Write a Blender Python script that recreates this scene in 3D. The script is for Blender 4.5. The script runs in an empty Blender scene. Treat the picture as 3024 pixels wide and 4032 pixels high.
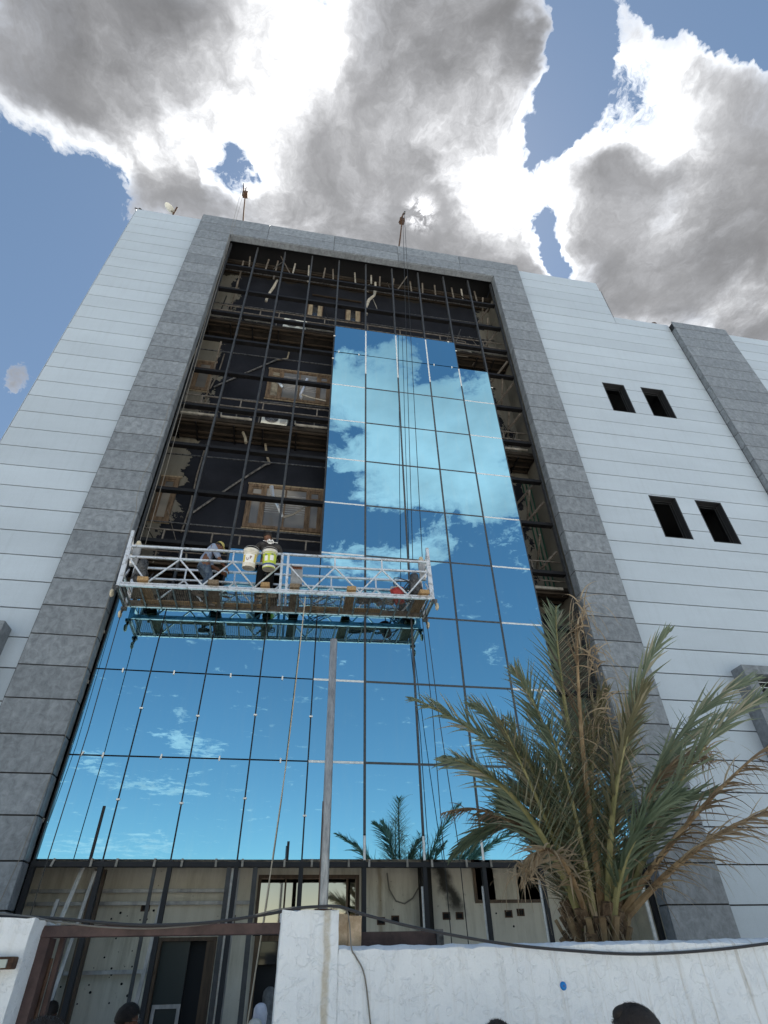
import bpy, bmesh, math, random
from mathutils import Vector, Matrix, Euler
random.seed(7)
scene = bpy.context.scene
col = scene.collection
R = math.radians

# ---------------------------------------------------------------- camera
cam_data = bpy.data.cameras.new('camera')
cam = bpy.data.objects.new('camera', cam_data)
col.objects.link(cam)
cr = Vector((0.98529341, -0.16983123, -0.01882151))
cu = Vector((-0.09234828, -0.62194501, 0.77759642))
cw = Vector((0.1437661, 0.7644225, 0.62848194))
CAM = Vector((4.739, -10.413, 1.9))
mw = Matrix((cr, cu, -cw)).transposed().to_4x4()
mw.translation = CAM
cam.matrix_world = mw
cam_data.sensor_fit = 'HORIZONTAL'
cam_data.sensor_width = 36.0
cam_data.lens = 36.0 * 2210.27 / 3024.0
cam_data.clip_start = 0.05
cam_data.clip_end = 5000
scene.camera = cam

# ---------------------------------------------------------------- light and exposure
SUN_EL, SUN_AZ = 66.6, 20.6            # azimuth measured from +Y towards +X
SKY_STRENGTH = 0.085
CLOUD_GAIN = 1.0
EXPOSURE = 1.3
scene.view_settings.view_transform = 'Standard'
scene.view_settings.look = 'None'
scene.view_settings.gamma = 1.0
scene.view_settings.use_curve_mapping = False
scene.view_settings.exposure = EXPOSURE
scene.cycles.caustics_reflective = False
scene.cycles.caustics_refractive = False
sd = Vector((math.sin(R(SUN_AZ)) * math.cos(R(SUN_EL)), math.cos(R(SUN_AZ)) * math.cos(R(SUN_EL)), math.sin(R(SUN_EL))))
sun_data = bpy.data.lights.new('sun', 'SUN')
sun_data.energy = 5.0
sun_data.angle = R(0.6)
sun_data.color = (1.0, 0.95, 0.87)
sun = bpy.data.objects.new('sun', sun_data)
col.objects.link(sun)
sun.rotation_euler = sd.to_track_quat('Z', 'Y').to_euler()

class NT:
    """small helper round a node tree"""
    def __init__(s, tree): s.t = tree; s.n = tree.nodes; s.l = tree.links
    def node(s, kind, **kw):
        n = s.n.new(kind)
        for k, v in kw.items(): setattr(n, k, v)
        return n
    def put(s, sock, v):
        if isinstance(v, bpy.types.NodeSocket): s.l.new(v, sock)
        elif v is not None: sock.default_value = v
    def math(s, op, a, b=None, c=None, clamp=False):
        n = s.node('ShaderNodeMath', operation=op, use_clamp=clamp)
        s.put(n.inputs[0], a); s.put(n.inputs[1], b)
        if c is not None: s.put(n.inputs[2], c)
        return n.outputs[0]
    def vmath(s, op, a, b=None):
        n = s.node('ShaderNodeVectorMath', operation=op)
        s.put(n.inputs[0], a); s.put(n.inputs[1], b)
        return n.outputs['Value'] if op in ('LENGTH', 'DOT_PRODUCT', 'DISTANCE') else n.outputs[0]
    def scale(s, v, f):
        n = s.node('ShaderNodeVectorMath', operation='SCALE'); s.put(n.inputs[0], v); s.put(n.inputs['Scale'], f)
        return n.outputs[0]
    def noise(s, vec, scale, detail=4, rough=0.5, dist=0.0):
        n = s.node('ShaderNodeTexNoise')
        s.put(n.inputs['Vector'], vec); s.put(n.inputs['Scale'], scale)
        s.put(n.inputs['Detail'], detail); s.put(n.inputs['Roughness'], rough); s.put(n.inputs['Distortion'], dist)
        return n
    def ramp(s, v, a, b, c=0.0, d=1.0, kind='SMOOTHSTEP'):
        n = s.node('ShaderNodeMapRange', interpolation_type=kind)
        s.put(n.inputs['Value'], v); s.put(n.inputs['From Min'], a); s.put(n.inputs['From Max'], b)
        s.put(n.inputs['To Min'], c); s.put(n.inputs['To Max'], d)
        return n.outputs[0]
    def mix(s, f, a, b, blend='MIX'):
        n = s.node('ShaderNodeMix', data_type='RGBA', blend_type=blend)
        s.put(n.inputs[0], f); s.put(n.inputs[6], a); s.put(n.inputs[7], b)
        return n.outputs[2]
    def mapping(s, vec, loc=(0, 0, 0), rot=(0, 0, 0), sc=(1, 1, 1), kind='POINT'):
        n = s.node('ShaderNodeMapping', vector_type=kind)
        s.put(n.inputs[0], vec)
        n.inputs['Location'].default_value = loc; n.inputs['Rotation'].default_value = rot; n.inputs['Scale'].default_value = sc
        return n.outputs[0]

# cloud banks on the flat cloud layer: (u, v, radius, radius, turn, density); u = x/z, v = y/z of the direction
THIN = [  (-0.134, 0.27, 0.119, 0.082, 1.759, 0.86) ,  (-0.282, 0.37, 0.13, 0.045, 2.935, 0.7) ,  (-0.04, 0.193, 0.06, 0.041, 1.576, 0.62) ,  (0.346, 0.357, 0.123, 0.096, 0.756, 0.7) ,  (0.463, 0.202, 0.118, 0.054, 3.079, 0.7) ,  (-0.447, 0.37, 0.085, 0.032, 2.895, 0.62) ,]
CLOUDS = [  (-0.356, 0.255, 0.2, 0.1, 2.827, 1.0) ,  (-0.259, 0.339, 0.133, 0.093, 2.633, 1.0) ,  (-0.16, 0.222, 0.148, 0.07, 2.911, 0.9) ,  (-0.249, 0.416, 0.096, 0.055, 2.832, 0.8) ,  (-0.058, 0.319, 0.115, 0.099, 1.874, 0.7) ,  (0.057, 0.244, 0.209, 0.172, 2.977, 1.1) ,  (0.042, 0.416, 0.267, 0.135, 2.968, 1.1) ,  (0.177, 0.194, 0.126, 0.106, 0.939, 0.9) ,  (0.257, 0.415, 0.137, 0.111, -3.011, 1.0) ,  (0.578, 0.327, 0.217, 0.145, -2.777, 1.0) ,  (0.642, 0.216, 0.16, 0.097, -2.783, 0.9) ,  (0.395, 0.333, 0.101, 0.066, -3.094, 0.8) ,  (0.365, 0.142, 0.072, 0.037, 0.976, 0.75) ,  (0.476, 0.143, 0.072, 0.048, -2.768, 0.6) ,  (0.675, 0.484, 0.288, 0.136, 3.109, 1.1) ,  (0.171, 0.498, 0.197, 0.097, 2.999, 0.9) ,  (0.844, 0.414, 0.198, 0.113, 0.518, 0.9) ,  (0.311, 0.211, 0.136, 0.048, 1.134, -1.5) ,  (-0.166, 0.365, 0.048, 0.031, 1.764, -1.2) ,  (0.381, 0.408, 0.056, 0.03, 1.074, -1.2) ,  (0.552, 0.096, 0.103, 0.04, 3.072, -1.0) ,  (-0.126, 0.269, 0.103, 0.071, 1.749, -0.55) ,  (0.359, 0.376, 0.113, 0.09, -2.577, -0.5) ,  (0.461, 0.199, 0.102, 0.044, 3.067, -0.45) ,  (-0.012, 0.197, 0.063, 0.042, 1.512, -0.3) ,  (-0.222, 0.381, 0.076, 0.049, 1.855, -0.3) ,  (0.453, 0.094, 0.105, 0.026, 3.002, -0.7) ,  (0.271, 0.152, 0.058, 0.034, 1.053, -0.4) ,  (-0.069, 0.182, 0.038, 0.023, 2.901, -0.6) ,  (-0.484, 0.436, 0.122, 0.046, 2.893, -0.5) ,  (-0.647, 0.883, 0.047, 0.029, 2.505, 0.75) ,]
BACK = [  (0.106, -0.772, 0.084, 0.076, -2.921, 0.64) ,  (0.163, -0.875, 0.155, 0.142, -3.051, 0.72) ,  (0.321, -0.891, 0.177, 0.14, 2.0, 0.8) ,  (0.437, -0.856, 0.166, 0.084, 1.955, 0.72) ,  (0.26, -1.055, 0.214, 0.117, -3.014, 0.72) ,  (0.502, -1.049, 0.157, 0.112, 2.09, 0.72) ,  (0.368, -1.155, 0.185, 0.099, -3.032, 0.64) ,  (0.215, -1.427, 0.135, 0.097, -3.004, 0.6) ,  (0.402, -1.359, 0.102, 0.077, 1.939, 0.56) ,  (0.081, -1.006, 0.058, 0.054, -2.7, 0.48) ,  (0.162, -0.677, 0.038, 0.037, 2.511, 0.48) ,  (0.076, -0.678, 0.036, 0.026, 1.674, 0.4) ,  (-0.554, -3.271, 0.221, 0.092, 1.417, 0.353) ,  (-0.44, -3.536, 0.251, 0.128, 1.433, 0.353) ,  (-0.922, -4.477, 0.343, 0.242, 1.146, 0.314) ,  (-1.119, -3.98, 0.307, 0.158, 1.245, 0.285) ,  (-1.37, -7.252, 0.862, 0.431, 1.352, 0.376) ,  (-2.011, -7.274, 0.693, 0.267, 1.293, 0.353) ,  (-0.625, -4.599, 0.313, 0.192, 1.364, 0.342) ,  (0.142, -0.752, 0.041, 0.033, 1.758, -0.4) ,  (0.097, -0.877, 0.094, 0.03, 1.696, -0.4) ,  (0.345, -0.777, 0.059, 0.034, 1.924, -0.4) ,  (0.202, -0.716, 0.04, 0.033, 1.892, -0.24) ,  (0.105, -1.161, 0.064, 0.041, 1.659, -0.4) ,  (0.131, -1.259, 0.087, 0.07, -2.946, -0.24) ,]
# banks outside the picture
ELSEWHERE = [(-2.6, .8, 1.1, .6, .4, .8), (-1.9, -1.6, .8, .5, .2, .75), (2.6, -1.2, .9, .6, -.4, .8), (3.4, 1.6, 1.4, .7, .1, .8), (-.5, 2.6, 1.5, .6, 0, .8), (-3.8, -3.5, 1.6, .7, .5, .7)]
SKY_TINT = (0.74, 0.72, 0.63, 1)


world = bpy.data.worlds.new('World')
scene.world = world
world.use_nodes = True
w = NT(world.node_tree)
w.n.clear()
out = w.node('ShaderNodeOutputWorld')
bg = w.node('ShaderNodeBackground')
bg.inputs['Strength'].default_value = SKY_STRENGTH
w.l.new(bg.outputs[0], out.inputs[0])
sky = w.node('ShaderNodeTexSky', sky_type='NISHITA')
sky.sun_disc = False
sky.sun_elevation = R(SUN_EL)
sky.sun_rotation = R(SUN_AZ)
sky.altitude = 300
sky.air_density = 1.0
sky.dust_density = 0.15
sky.ozone_density = 2.2
tc = w.node('ShaderNodeTexCoord')
D = tc.outputs['Generated']
sep = w.node('ShaderNodeSeparateXYZ'); w.l.new(D, sep.inputs[0])
zc = w.math('MAXIMUM', sep.outputs[2], 0.07)
comb = w.node('ShaderNodeCombineXYZ')
w.l.new(w.math('DIVIDE', sep.outputs[0], zc), comb.inputs[0])
w.l.new(w.math('DIVIDE', sep.outputs[1], zc), comb.inputs[1])
P = comb.outputs[0]
wn = w.noise(P, 2.6, 6, 0.6)
warp = w.vmath('SUBTRACT', wn.outputs['Color'], (0.5, 0.5, 0.5))
P1 = w.vmath('ADD', P, w.scale(warp, 0.30))
total = None
for (u, v, ra, rb, ang, amp) in CLOUDS + BACK + ELSEWHERE:
    m = w.mapping(P1, (u, v, 0), (0, 0, ang), (ra, rb, 1), 'TEXTURE')
    ln = w.vmath('LENGTH', m)
    f = w.ramp(ln, 0.25, 1.65, amp * 1.15, 0.0)
    total = f if total is None else w.math('ADD', total, f)
total = w.math('MINIMUM', total, 1.75)
fb = w.noise(P1, 5.0, 13, 0.60, 0.15).outputs[0]
fb2 = w.noise(w.vmath('ADD', P1, (3.1, 7.7, 1.3)), 17.0, 10, 0.72, 0.3).outputs[0]
bigm = w.noise(w.vmath('ADD', P, (9.1, 2.7, 0.3)), 4.0, 7, 0.55).outputs[0]
dens = w.math('ADD', total, w.math('MULTIPLY', w.math('SUBTRACT', fb, 0.5), 2.3))
dens = w.math('ADD', dens, w.math('MULTIPLY', w.math('SUBTRACT', fb2, 0.5), 1.7))
alpha = w.math('SUBTRACT', 1.0, w.math('POWER', 2.718, w.math('MULTIPLY', w.math('MAXIMUM', w.math('SUBTRACT', dens, 0.34), 0.0), -3.0)))
fb3 = w.noise(w.vmath('ADD', P1, (1.7, 4.2, 0.0)), 3.4, 3, 0.5, 0.2).outputs[0]
tdens = w.math('ADD', w.math('MINIMUM', total, 1.5), w.math('ADD', w.math('MULTIPLY', w.math('SUBTRACT', fb, 0.5), 2.6), w.math('MULTIPLY', w.math('SUBTRACT', fb3, 0.5), 2.2)))
tdens = w.math('ADD', tdens, w.math('MULTIPLY', w.math('SUBTRACT', fb2, 0.5), 1.2))
for (u, v, ra, rb, ang, amp) in THIN:          # thinner places in the banks, where the sun comes through
    m = w.mapping(P1, (u, v, 0), (0, 0, ang), (ra, rb, 1), 'TEXTURE')
    tdens = w.math('SUBTRACT', tdens, w.ramp(w.vmath('LENGTH', m), 0.1, 1.7, amp, 0.0))
tt = w.math('MAXIMUM', w.math('SUBTRACT', tdens, 0.46), 0.0)
trans = w.math('POWER', 2.718, w.math('MULTIPLY', tt, -2.2))      # light coming through the cloud
thick = w.math('SUBTRACT', 1.0, trans)
ca = w.vmath('DOT_PRODUCT', D, tuple(sd))
near = w.math('POWER', w.math('MAXIMUM', ca, 0.0), 6.0)            # forward scatter towards the sun
near2 = w.math('MULTIPLY', w.math('POWER', w.math('MAXIMUM', ca, 0.0), 5000.0), w.ramp(fb2, 0.42, 0.66, 0.0, 1.0))
edge_l = w.math('ADD', w.ramp(ca, 0.3, 0.8, 0.42, 0.24), w.math('MULTIPLY', near, 0.66))
tex = w.ramp(bigm, 0.3, 0.7, 0.72, 1.40, 'LINEAR')
core_l = w.math('MULTIPLY', w.ramp(ca, 0.2, 0.9, 0.36, 0.092), tex)
lum = w.math('ADD', w.math('MULTIPLY', edge_l, trans), w.math('MULTIPLY', core_l, thick))
lum = w.math('ADD', lum, w.math('MULTIPLY', near2, 1.2))
lum = w.math('MULTIPLY', lum, CLOUD_GAIN / SKY_STRENGTH)
ccol = w.mix(thick, (0.99, 1.0, 1.0, 1), (0.98, 0.985, 1.02, 1))
cloud = w.scale(ccol, lum)
skyc = w.mix(1.0, sky.outputs[0], SKY_TINT, 'MULTIPLY')
final = w.mix(alpha, skyc, cloud)
w.l.new(final, bg.inputs['Color'])

# ---------------------------------------------------------------- materials
MAT = {}
def mat(name, base, rough=0.7, metal=0.0, spec=0.5, fn=None, bump=None):
    m = bpy.data.materials.new(name); m.use_nodes = True
    t = NT(m.node_tree); b = t.n['Principled BSDF']
    b.inputs['Base Color'].default_value = (*base, 1); b.inputs['Roughness'].default_value = rough
    b.inputs['Metallic'].default_value = metal; b.inputs['Specular IOR Level'].default_value = spec
    if fn: fn(t, b)
    MAT[name] = m
    return m

def wcoord(t):
    """world-like coordinates that do not restart on every object"""
    g = t.node('ShaderNodeNewGeometry')
    return g.outputs['Position']
def objrand(t): return t.node('ShaderNodeObjectInfo').outputs['Random']
def bumpn(t, b, h, strength=0.3, dist=0.02):
    n = t.node('ShaderNodeBump'); n.inputs['Strength'].default_value = strength; n.inputs['Distance'].default_value = dist
    t.put(n.inputs['Height'], h); t.l.new(n.outputs[0], b.inputs['Normal'])
def mottle(c1, c2, sc=3.0, detail=6, rough=0.6, lo=0.35, hi=0.65, stretch=(1, 1, 1), bump=0.0, bd=0.01, rnd=0.0):
    def fn(t, b):
        p = t.mapping(wcoord(t), sc=stretch)
        n = t.noise(p, sc, detail, rough).outputs[0]
        c = t.mix(t.ramp(n, lo, hi, kind='LINEAR'), (*c1, 1), (*c2, 1))
        if rnd:
            f = t.ramp(objrand(t), 0, 1, 1 - rnd, 1 + rnd, 'LINEAR')
            c = t.scale(c, f)
        t.l.new(c, b.inputs['Base Color'])
        if bump: bumpn(t, b, n, bump, bd)
    return fn

def grey_stone(t, b):
    p = wcoord(t)
    off = t.node('ShaderNodeCombineXYZ'); t.l.new(t.math('MULTIPLY', objrand(t), 37.0), off.inputs[0]); t.l.new(t.math('MULTIPLY', objrand(t), 11.0), off.inputs[2])
    q = t.vmath('ADD', p, off.outputs[0])
    a = t.noise(q, 7.5, 9, 0.70, 0.7).outputs[0]
    b2 = t.noise(t.mapping(q, sc=(5.0, 1, 1.4)), 1.6, 6, 0.65, 0.6).outputs[0]
    s = t.math('ADD', t.math('MULTIPLY', a, 0.7), t.math('MULTIPLY', b2, 0.3))
    f = t.ramp(s, 0.38, 0.64, kind='LINEAR')
    c = t.mix(f, (0.125, 0.143, 0.165, 1), (0.255, 0.288, 0.322, 1))
    c = t.scale(c, t.ramp(objrand(t), 0, 1, 0.9, 1.1, 'LINEAR'))
    t.l.new(c, b.inputs['Base Color'])
mat('grey_stone_panel', (.2, .2, .22), 0.42, 0, 0.5, grey_stone)

def white_sheet(t, b):
    p = wcoord(t)
    a = t.noise(p, 90.0, 3, 0.7).outputs[0]
    l = t.noise(t.mapping(p, sc=(0.35, 1, 1.2)), 1.1, 5, 0.6).outputs[0]
    st = t.noise(t.mapping(p, sc=(9, 9, 0.5)), 1.0, 4, 0.7).outputs[0]
    f = t.math('ADD', t.ramp(a, 0.35, 0.65, 0.94, 1.04, 'LINEAR'), t.ramp(l, 0.3, 0.7, -0.05, 0.05, 'LINEAR'))
    f = t.math('ADD', f, t.ramp(st, 0.50, 0.75, 0.0, -0.06, 'LINEAR'))
    f = t.math('MULTIPLY', f, t.ramp(objrand(t), 0, 1, 0.94, 1.04, 'LINEAR'))
    t.l.new(t.scale((0.455, 0.53, 0.605), f), b.inputs['Base Color'])
mat('white_metallic_panel', (.62, .64, .66), 0.40, 0.1, 0.5, white_sheet)
mat('joint_black', (.012, .014, .018), 0.7)
mat('black_steel', (.014, .015, .018), 0.55, 0, 0.3, mottle((.003, .003, .004), (.009, .009, .010), 6, 5))
mat('mullion_grey', (.06, .065, .07), 0.45, 0, 0.4, mottle((.025, .029, .034), (.048, .052, .058), 8))
mat('cap_grey', (.075, .082, .088), 0.4, 0.2, 0.4, mottle((.055, .062, .068), (.085, .092, .098), 10))
mat('bright_aluminium', (.75, .78, .8), 0.42, 0.3, 0.5, mottle((.62, .66, .68), (.84, .87, .88), 14, 4))
mat('dull_aluminium', (.38, .39, .4), 0.5, 0.4, 0.5, mottle((.26, .27, .28), (.5, .5, .5), 7, 6, stretch=(1, 1, .4)))

def glass_fn(t, b):
    p = wcoord(t)
    n = t.noise(p, 0.9, 2, 0.4).outputs[0]
    n2 = t.noise(t.mapping(p, sc=(5, 5, .6)), 1.4, 6, 0.7).outputs[0]
    c = t.mix(t.ramp(n2, 0.5, 0.8, kind='LINEAR'), (0.35, 0.71, 0.88, 1), (0.40, 0.73, 0.87, 1))
    f = t.ramp(objrand(t), 0, 1, 0.96, 1.04, 'LINEAR')
    t.l.new(t.scale(c, f), b.inputs['Base Color'])
    t.put(b.inputs['Roughness'], t.ramp(n2, 0.55, 0.85, 0.008, 0.05, 'LINEAR'))
    bumpn(t, b, n, 0.05, 0.02)
mat('blue_mirror_glass', (.3, .62, .8), 0.01, 1.0, 0.5, glass_fn)
mat('dark_glass', (.02, .022, .025), 0.05, 0, 0.6)
def pane_old(t, b):
    p = t.node('ShaderNodeTexCoord').outputs['Object']
    n = t.noise(t.mapping(p, sc=(.6, 1, .8)), 1.3, 2, .5).outputs[0]
    t.l.new(t.mix(t.ramp(n, .35, .65), (.12, .12, .12, 1), (.27, .25, .22, 1)), b.inputs['Base Color'])
mat('dusty_old_pane', (.15, .15, .15), 0.12, 0, 0.7, pane_old)
def win_reflect(t, b):
    p = wcoord(t)
    n = t.noise(p, 1.2, 3, .5).outputs[0]
    t.l.new(t.mix(n, (.50, .41, .34, 1), (.60, .50, .42, 1)), b.inputs['Base Color'])
mat('brown_tint_glass', (.5, .42, .36), 0.03, 1.0, 0.5, win_reflect)

def old_wall(t, b):
    """beige render below, black paint above, bare render left where the paint has come away"""
    p = wcoord(t)
    s = t.node('ShaderNodeSeparateXYZ'); t.l.new(p, s.inputs[0])
    x, z = s.outputs[0], s.outputs[2]
    n = t.noise(p, 1.3, 8, 0.7, 0.3).outputs[0]
    nn = t.math('SUBTRACT', n, 0.5)
    fine = t.noise(p, 9.0, 6, 0.7).outputs[0]
    # bare zones at both ends
    lft = t.math('LESS_THAN', t.math('ADD', x, t.math('MULTIPLY', nn, 2.6)), 1.55)
    rgt = t.math('GREATER_THAN', t.math('ADD', x, t.math('MULTIPLY', nn, 2.4)), 11.0)
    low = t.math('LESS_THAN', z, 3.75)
    top = t.math('GREATER_THAN', t.math('ADD', z, t.math('MULTIPLY', nn, 1.2)), 22.65)
    chips = t.math('GREATER_THAN', t.noise(p, 3.1, 8, 0.75, 0.5).outputs[0], 0.70)
    bare = t.math('MINIMUM', t.math('ADD', t.math('ADD', lft, rgt), t.math('ADD', low, chips)), 1.0)
    streak = t.noise(t.mapping(p, sc=(4.5, 1, 0.45)), 2.0, 7, 0.7).outputs[0]
    blot = t.noise(p, 0.8, 5, 0.6).outputs[0]
    be = t.mix(t.ramp(streak, 0.42, 0.72, kind='LINEAR'), (0.66, 0.64, 0.55, 1), (0.36, 0.34, 0.27, 1))
    be = t.mix(t.ramp(blot, 0.35, 0.7, kind='LINEAR'), be, (0.70, 0.68, 0.60, 1))
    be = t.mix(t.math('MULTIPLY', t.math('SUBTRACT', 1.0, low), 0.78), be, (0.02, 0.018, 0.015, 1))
    be = t.mix(t.ramp(fine, 0.66, 0.74, kind='LINEAR'), be, (0.09, 0.075, 0.055, 1))
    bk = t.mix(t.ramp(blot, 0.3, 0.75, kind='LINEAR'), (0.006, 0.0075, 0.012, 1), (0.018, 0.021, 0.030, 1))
    bk = t.mix(t.ramp(fine, 0.68, 0.8, kind='LINEAR'), bk, (0.06, 0.055, 0.05, 1))
    brown = t.mix(streak, (0.030, 0.026, 0.021, 1), (0.008, 0.007, 0.006, 1))
    c = t.mix(bare, bk, be)
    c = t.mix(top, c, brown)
    # soot that ran down the render at one joint, and rust runs
    wob = t.math('MULTIPLY', t.math('SUBTRACT', t.noise(p, 2.4, 5, .65).outputs[0], .5), .5)
    dx = t.math('ABSOLUTE', t.math('ADD', t.math('SUBTRACT', x, t.math('SUBTRACT', 9.35, t.math('MULTIPLY', z, 0.47))), wob))
    so = t.math('MULTIPLY', t.ramp(dx, 0.03, 0.22, 0.92, 0.0), t.math('MULTIPLY', t.ramp(z, 2.45, 2.75), low))
    c = t.mix(so, c, (0.012, 0.012, 0.012, 1))
    d2 = t.math('ABSOLUTE', t.math('ADD', t.math('SUBTRACT', x, 6.72), t.math('MULTIPLY', wob, .3)))
    r2 = t.math('MULTIPLY', t.ramp(d2, 0.01, 0.06, 0.5, 0.0), low)
    c = t.mix(r2, c, (0.24, 0.17, 0.08, 1))
    t.l.new(c, b.inputs['Base Color'])
    bumpn(t, b, fine, 0.5, 0.012)
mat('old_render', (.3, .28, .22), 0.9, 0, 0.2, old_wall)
mat('slab_brown', (.06, .05, .04), 0.9, 0, 0.2, mottle((.010, .009, .008), (.038, .032, .027), 3, 7, .7, stretch=(.6, 1, 1), bump=.3))
mat('batten_brown', (.09, .07, .05), 0.85, 0, 0.2, mottle((.012, .0095, .0075), (.050, .038, .028), 4, 6, .7, stretch=(.3, 3, 3)))
mat('rail_paint', (.22, .20, .18), 0.6, 0.1, 0.4, mottle((.07, .058, .048), (.20, .185, .165), 9, 6, .7))
mat('pvc_pipe', (.42, .42, .38), 0.5, 0, 0.4, mottle((.15, .145, .125), (.36, .35, .32), 5, 6, .6))
mat('window_wood', (.2, .14, .09), 0.7, 0, 0.3, mottle((.07, .048, .032), (.19, .135, .09), 5, 7, .7, stretch=(3, 1, .7), bump=.2))
mat('window_wood_pale', (.3, .24, .17), 0.75, 0, 0.3, mottle((.17, .135, .09), (.36, .30, .21), 7, 6, .7, stretch=(3, 1, .5)))
mat('door_brown', (.08, .05, .035), 0.5, 0, 0.4, mottle((.055, .036, .024), (.12, .08, .05), 4, 5, stretch=(4, 1, .5)))
mat('teal_door', (.02, .032, .034), 0.35, 0, 0.4)
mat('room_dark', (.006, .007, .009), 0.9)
mat('cement_duct', (.5, .46, .36), 0.9, 0, .2, mottle((.13, .118, .095), (.30, .27, .21), 6, 6, .7, bump=.4))

mat('white_paint_steel', (.72, .74, .75), 0.38, 0.55, 0.5, mottle((.30, .28, .25), (.80, .82, .84), 9.0, 8, .78, .34, .50))
mat('mesh_deck', (.28, .24, .19), 0.7, 0.2, .3, mottle((.08, .065, .05), (.26, .235, .19), 10, 6, .7))
mat('timber', (.36, .24, .12), 0.8, 0, .3, mottle((.22, .14, .07), (.50, .34, .17), 6, 7, .7, stretch=(6, 1, 6), rnd=.15))
mat('timber_grey', (.2, .16, .11), 0.85, 0, .3, mottle((.11, .085, .06), (.26, .205, .145), 6, 7, .7, stretch=(6, 1, 6)))
mat('greasy_metal', (.08, .085, .09), 0.5, 0.5, .4, mottle((.03, .03, .032), (.18, .18, .18), 14, 5, .7))
mat('caster_cream', (.62, .56, .43), 0.6, 0, .4, mottle((.42, .37, .27), (.72, .66, .52), 12, 5))
mat('control_grey', (.34, .36, .38), 0.5, 0.1, .4, mottle((.26, .28, .30), (.42, .44, .46), 10, 5))
mat('bucket_white', (.72, .70, .62), 0.45, 0, .5, mottle((.56, .53, .44), (.78, .76, .70), 7, 6, .7))
mat('bucket_lime', (.46, .58, .04), 0.4, 0, .5, mottle((.40, .50, .03), (.52, .64, .07), 9, 5))
mat('label_white', (.82, .82, .8), 0.5)
mat('label_blue', (.05, .09, .25), 0.5)
mat('label_brown', (.16, .05, .02), 0.6)
mat('label_yellow', (.60, .48, .10), 0.5)
mat('bucket_bottom', (.42, .40, .35), 0.8, 0, .3, mottle((.25, .23, .19), (.52, .5, .44), 14, 6, .7))
mat('red_plastic', (.45, .05, .055), 0.5, 0, .4, mottle((.26, .025, .03), (.55, .09, .09), 12, 6, .7))
mat('wire_dark', (.03, .033, .035), 0.5, 0.4)
mat('rope_beige', (.50, .44, .34), 0.85)
mat('cable_black', (.045, .045, .048), 0.5, 0, .4)
mat('cable_grey', (.20, .19, .17), 0.6, 0, .4)
mat('foil', (.75, .77, .8), 0.3, 0.7)
mat('green_tarp', (.01, .09, .06), 0.7)

def plaster(t, b):
    p = wcoord(t)
    s = t.node('ShaderNodeSeparateXYZ'); t.l.new(p, s.inputs[0])
    x, z = s.outputs[0], s.outputs[2]
    n1 = t.noise(t.mapping(p, sc=(1, 1, 1.2)), 26.0, 7, 0.66, 0.5).outputs[0]
    n2 = t.noise(p, 4.0, 5, 0.6).outputs[0]
    # thin runs of dirt; the runs lean a little, as the water ran
    q = t.mapping(p, rot=(0, R(-4), 0), sc=(11, 2, 0.55))
    st = t.noise(q, 1.5, 7, 0.72).outputs[0]
    side = t.ramp(x, 6.2, 8.2, 0.25, 1.0, 'LINEAR')
    dirt = t.math('MULTIPLY', t.ramp(st, 0.52, 0.70, kind='LINEAR'), side)
    c = t.mix(t.ramp(n2, .3, .7, kind='LINEAR'), (0.86, 0.91, 0.95, 1), (0.79, 0.845, 0.90, 1))
    c = t.mix(t.math('MULTIPLY', dirt, 0.85), c, (0.42, 0.39, 0.33, 1))
    dx = t.math('ABSOLUTE', t.math('SUBTRACT', t.math('ADD', x, t.math('MULTIPLY', t.math('SUBTRACT', n2, .5), .05)), 5.165))
    run = t.math('MULTIPLY', t.ramp(dx, 0.012, 0.034, 0.75, 0.0), t.ramp(n1, .3, .6, .5, 1.0, 'LINEAR'))
    c = t.mix(run, c, (0.50, 0.44, 0.32, 1))
    c = t.mix(t.ramp(n1, 0.69, 0.76, 0.0, 0.6, 'LINEAR'), c, (0.42, 0.38, 0.32, 1))
    t.l.new(c, b.inputs['Base Color'])
    n3 = t.noise(p, 60.0, 5, 0.6).outputs[0]
    n4 = t.noise(p, 12.0, 6, 0.6, 0.8).outputs[0]
    bumpn(t, b, t.math('ADD', t.math('ADD', t.math('MULTIPLY', n1, .6), t.math('MULTIPLY', n3, .25)), t.math('MULTIPLY', t.ramp(n4, .50, .60), .35)), 0.95, 0.009)
mat('white_plaster', (.78, .8, .82), 0.88, 0, .25, plaster)
mat('sand_block', (.55, .42, .28), 0.9, 0, .2, mottle((.36, .26, .16), (.64, .50, .35), 9, 8, .7, bump=.8, bd=.02))
mat('brown_steel', (.07, .04, .038), 0.5, 0.1, .4, mottle((.050, .030, .029), (.105, .066, .062), 7, 6, .7))
mat('galvanised', (.33, .345, .36), 0.42, 0.55, .5, mottle((.20, .21, .22), (.44, .45, .46), 9, 7, .75, stretch=(3, 3, .7)))
mat('rust', (.22, .12, .06), 0.8, 0.1, .3, mottle((.05, .028, .020), (.13, .08, .055), 16, 6, .7))
mat('blue_plastic', (.0, .20, .62), 0.4)
mat('sand_ground', (.42, .35, .26), 0.95, 0, .2, mottle((.42, .40, .37), (.60, .58, .54), .6, 9, .65, bump=.4, bd=.05))
mat('concrete_paving', (.4, .38, .34), 0.9, 0, .2, mottle((.38, .36, .33), (.52, .50, .46), 1.6, 7, .65, bump=.2))
mat('sandstone_house', (.42, .34, .24), 0.9, 0, .2, mottle((.36, .29, .20), (.48, .39, .29), 1.5, 6))
mat('dish_white', (.62, .64, .60), 0.45, 0, .4)
mat('feather_grey', (.05, .05, .055), 0.8)
mat('lamp_lens', (.40, .46, .44), 0.15, 0, .5)

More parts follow.
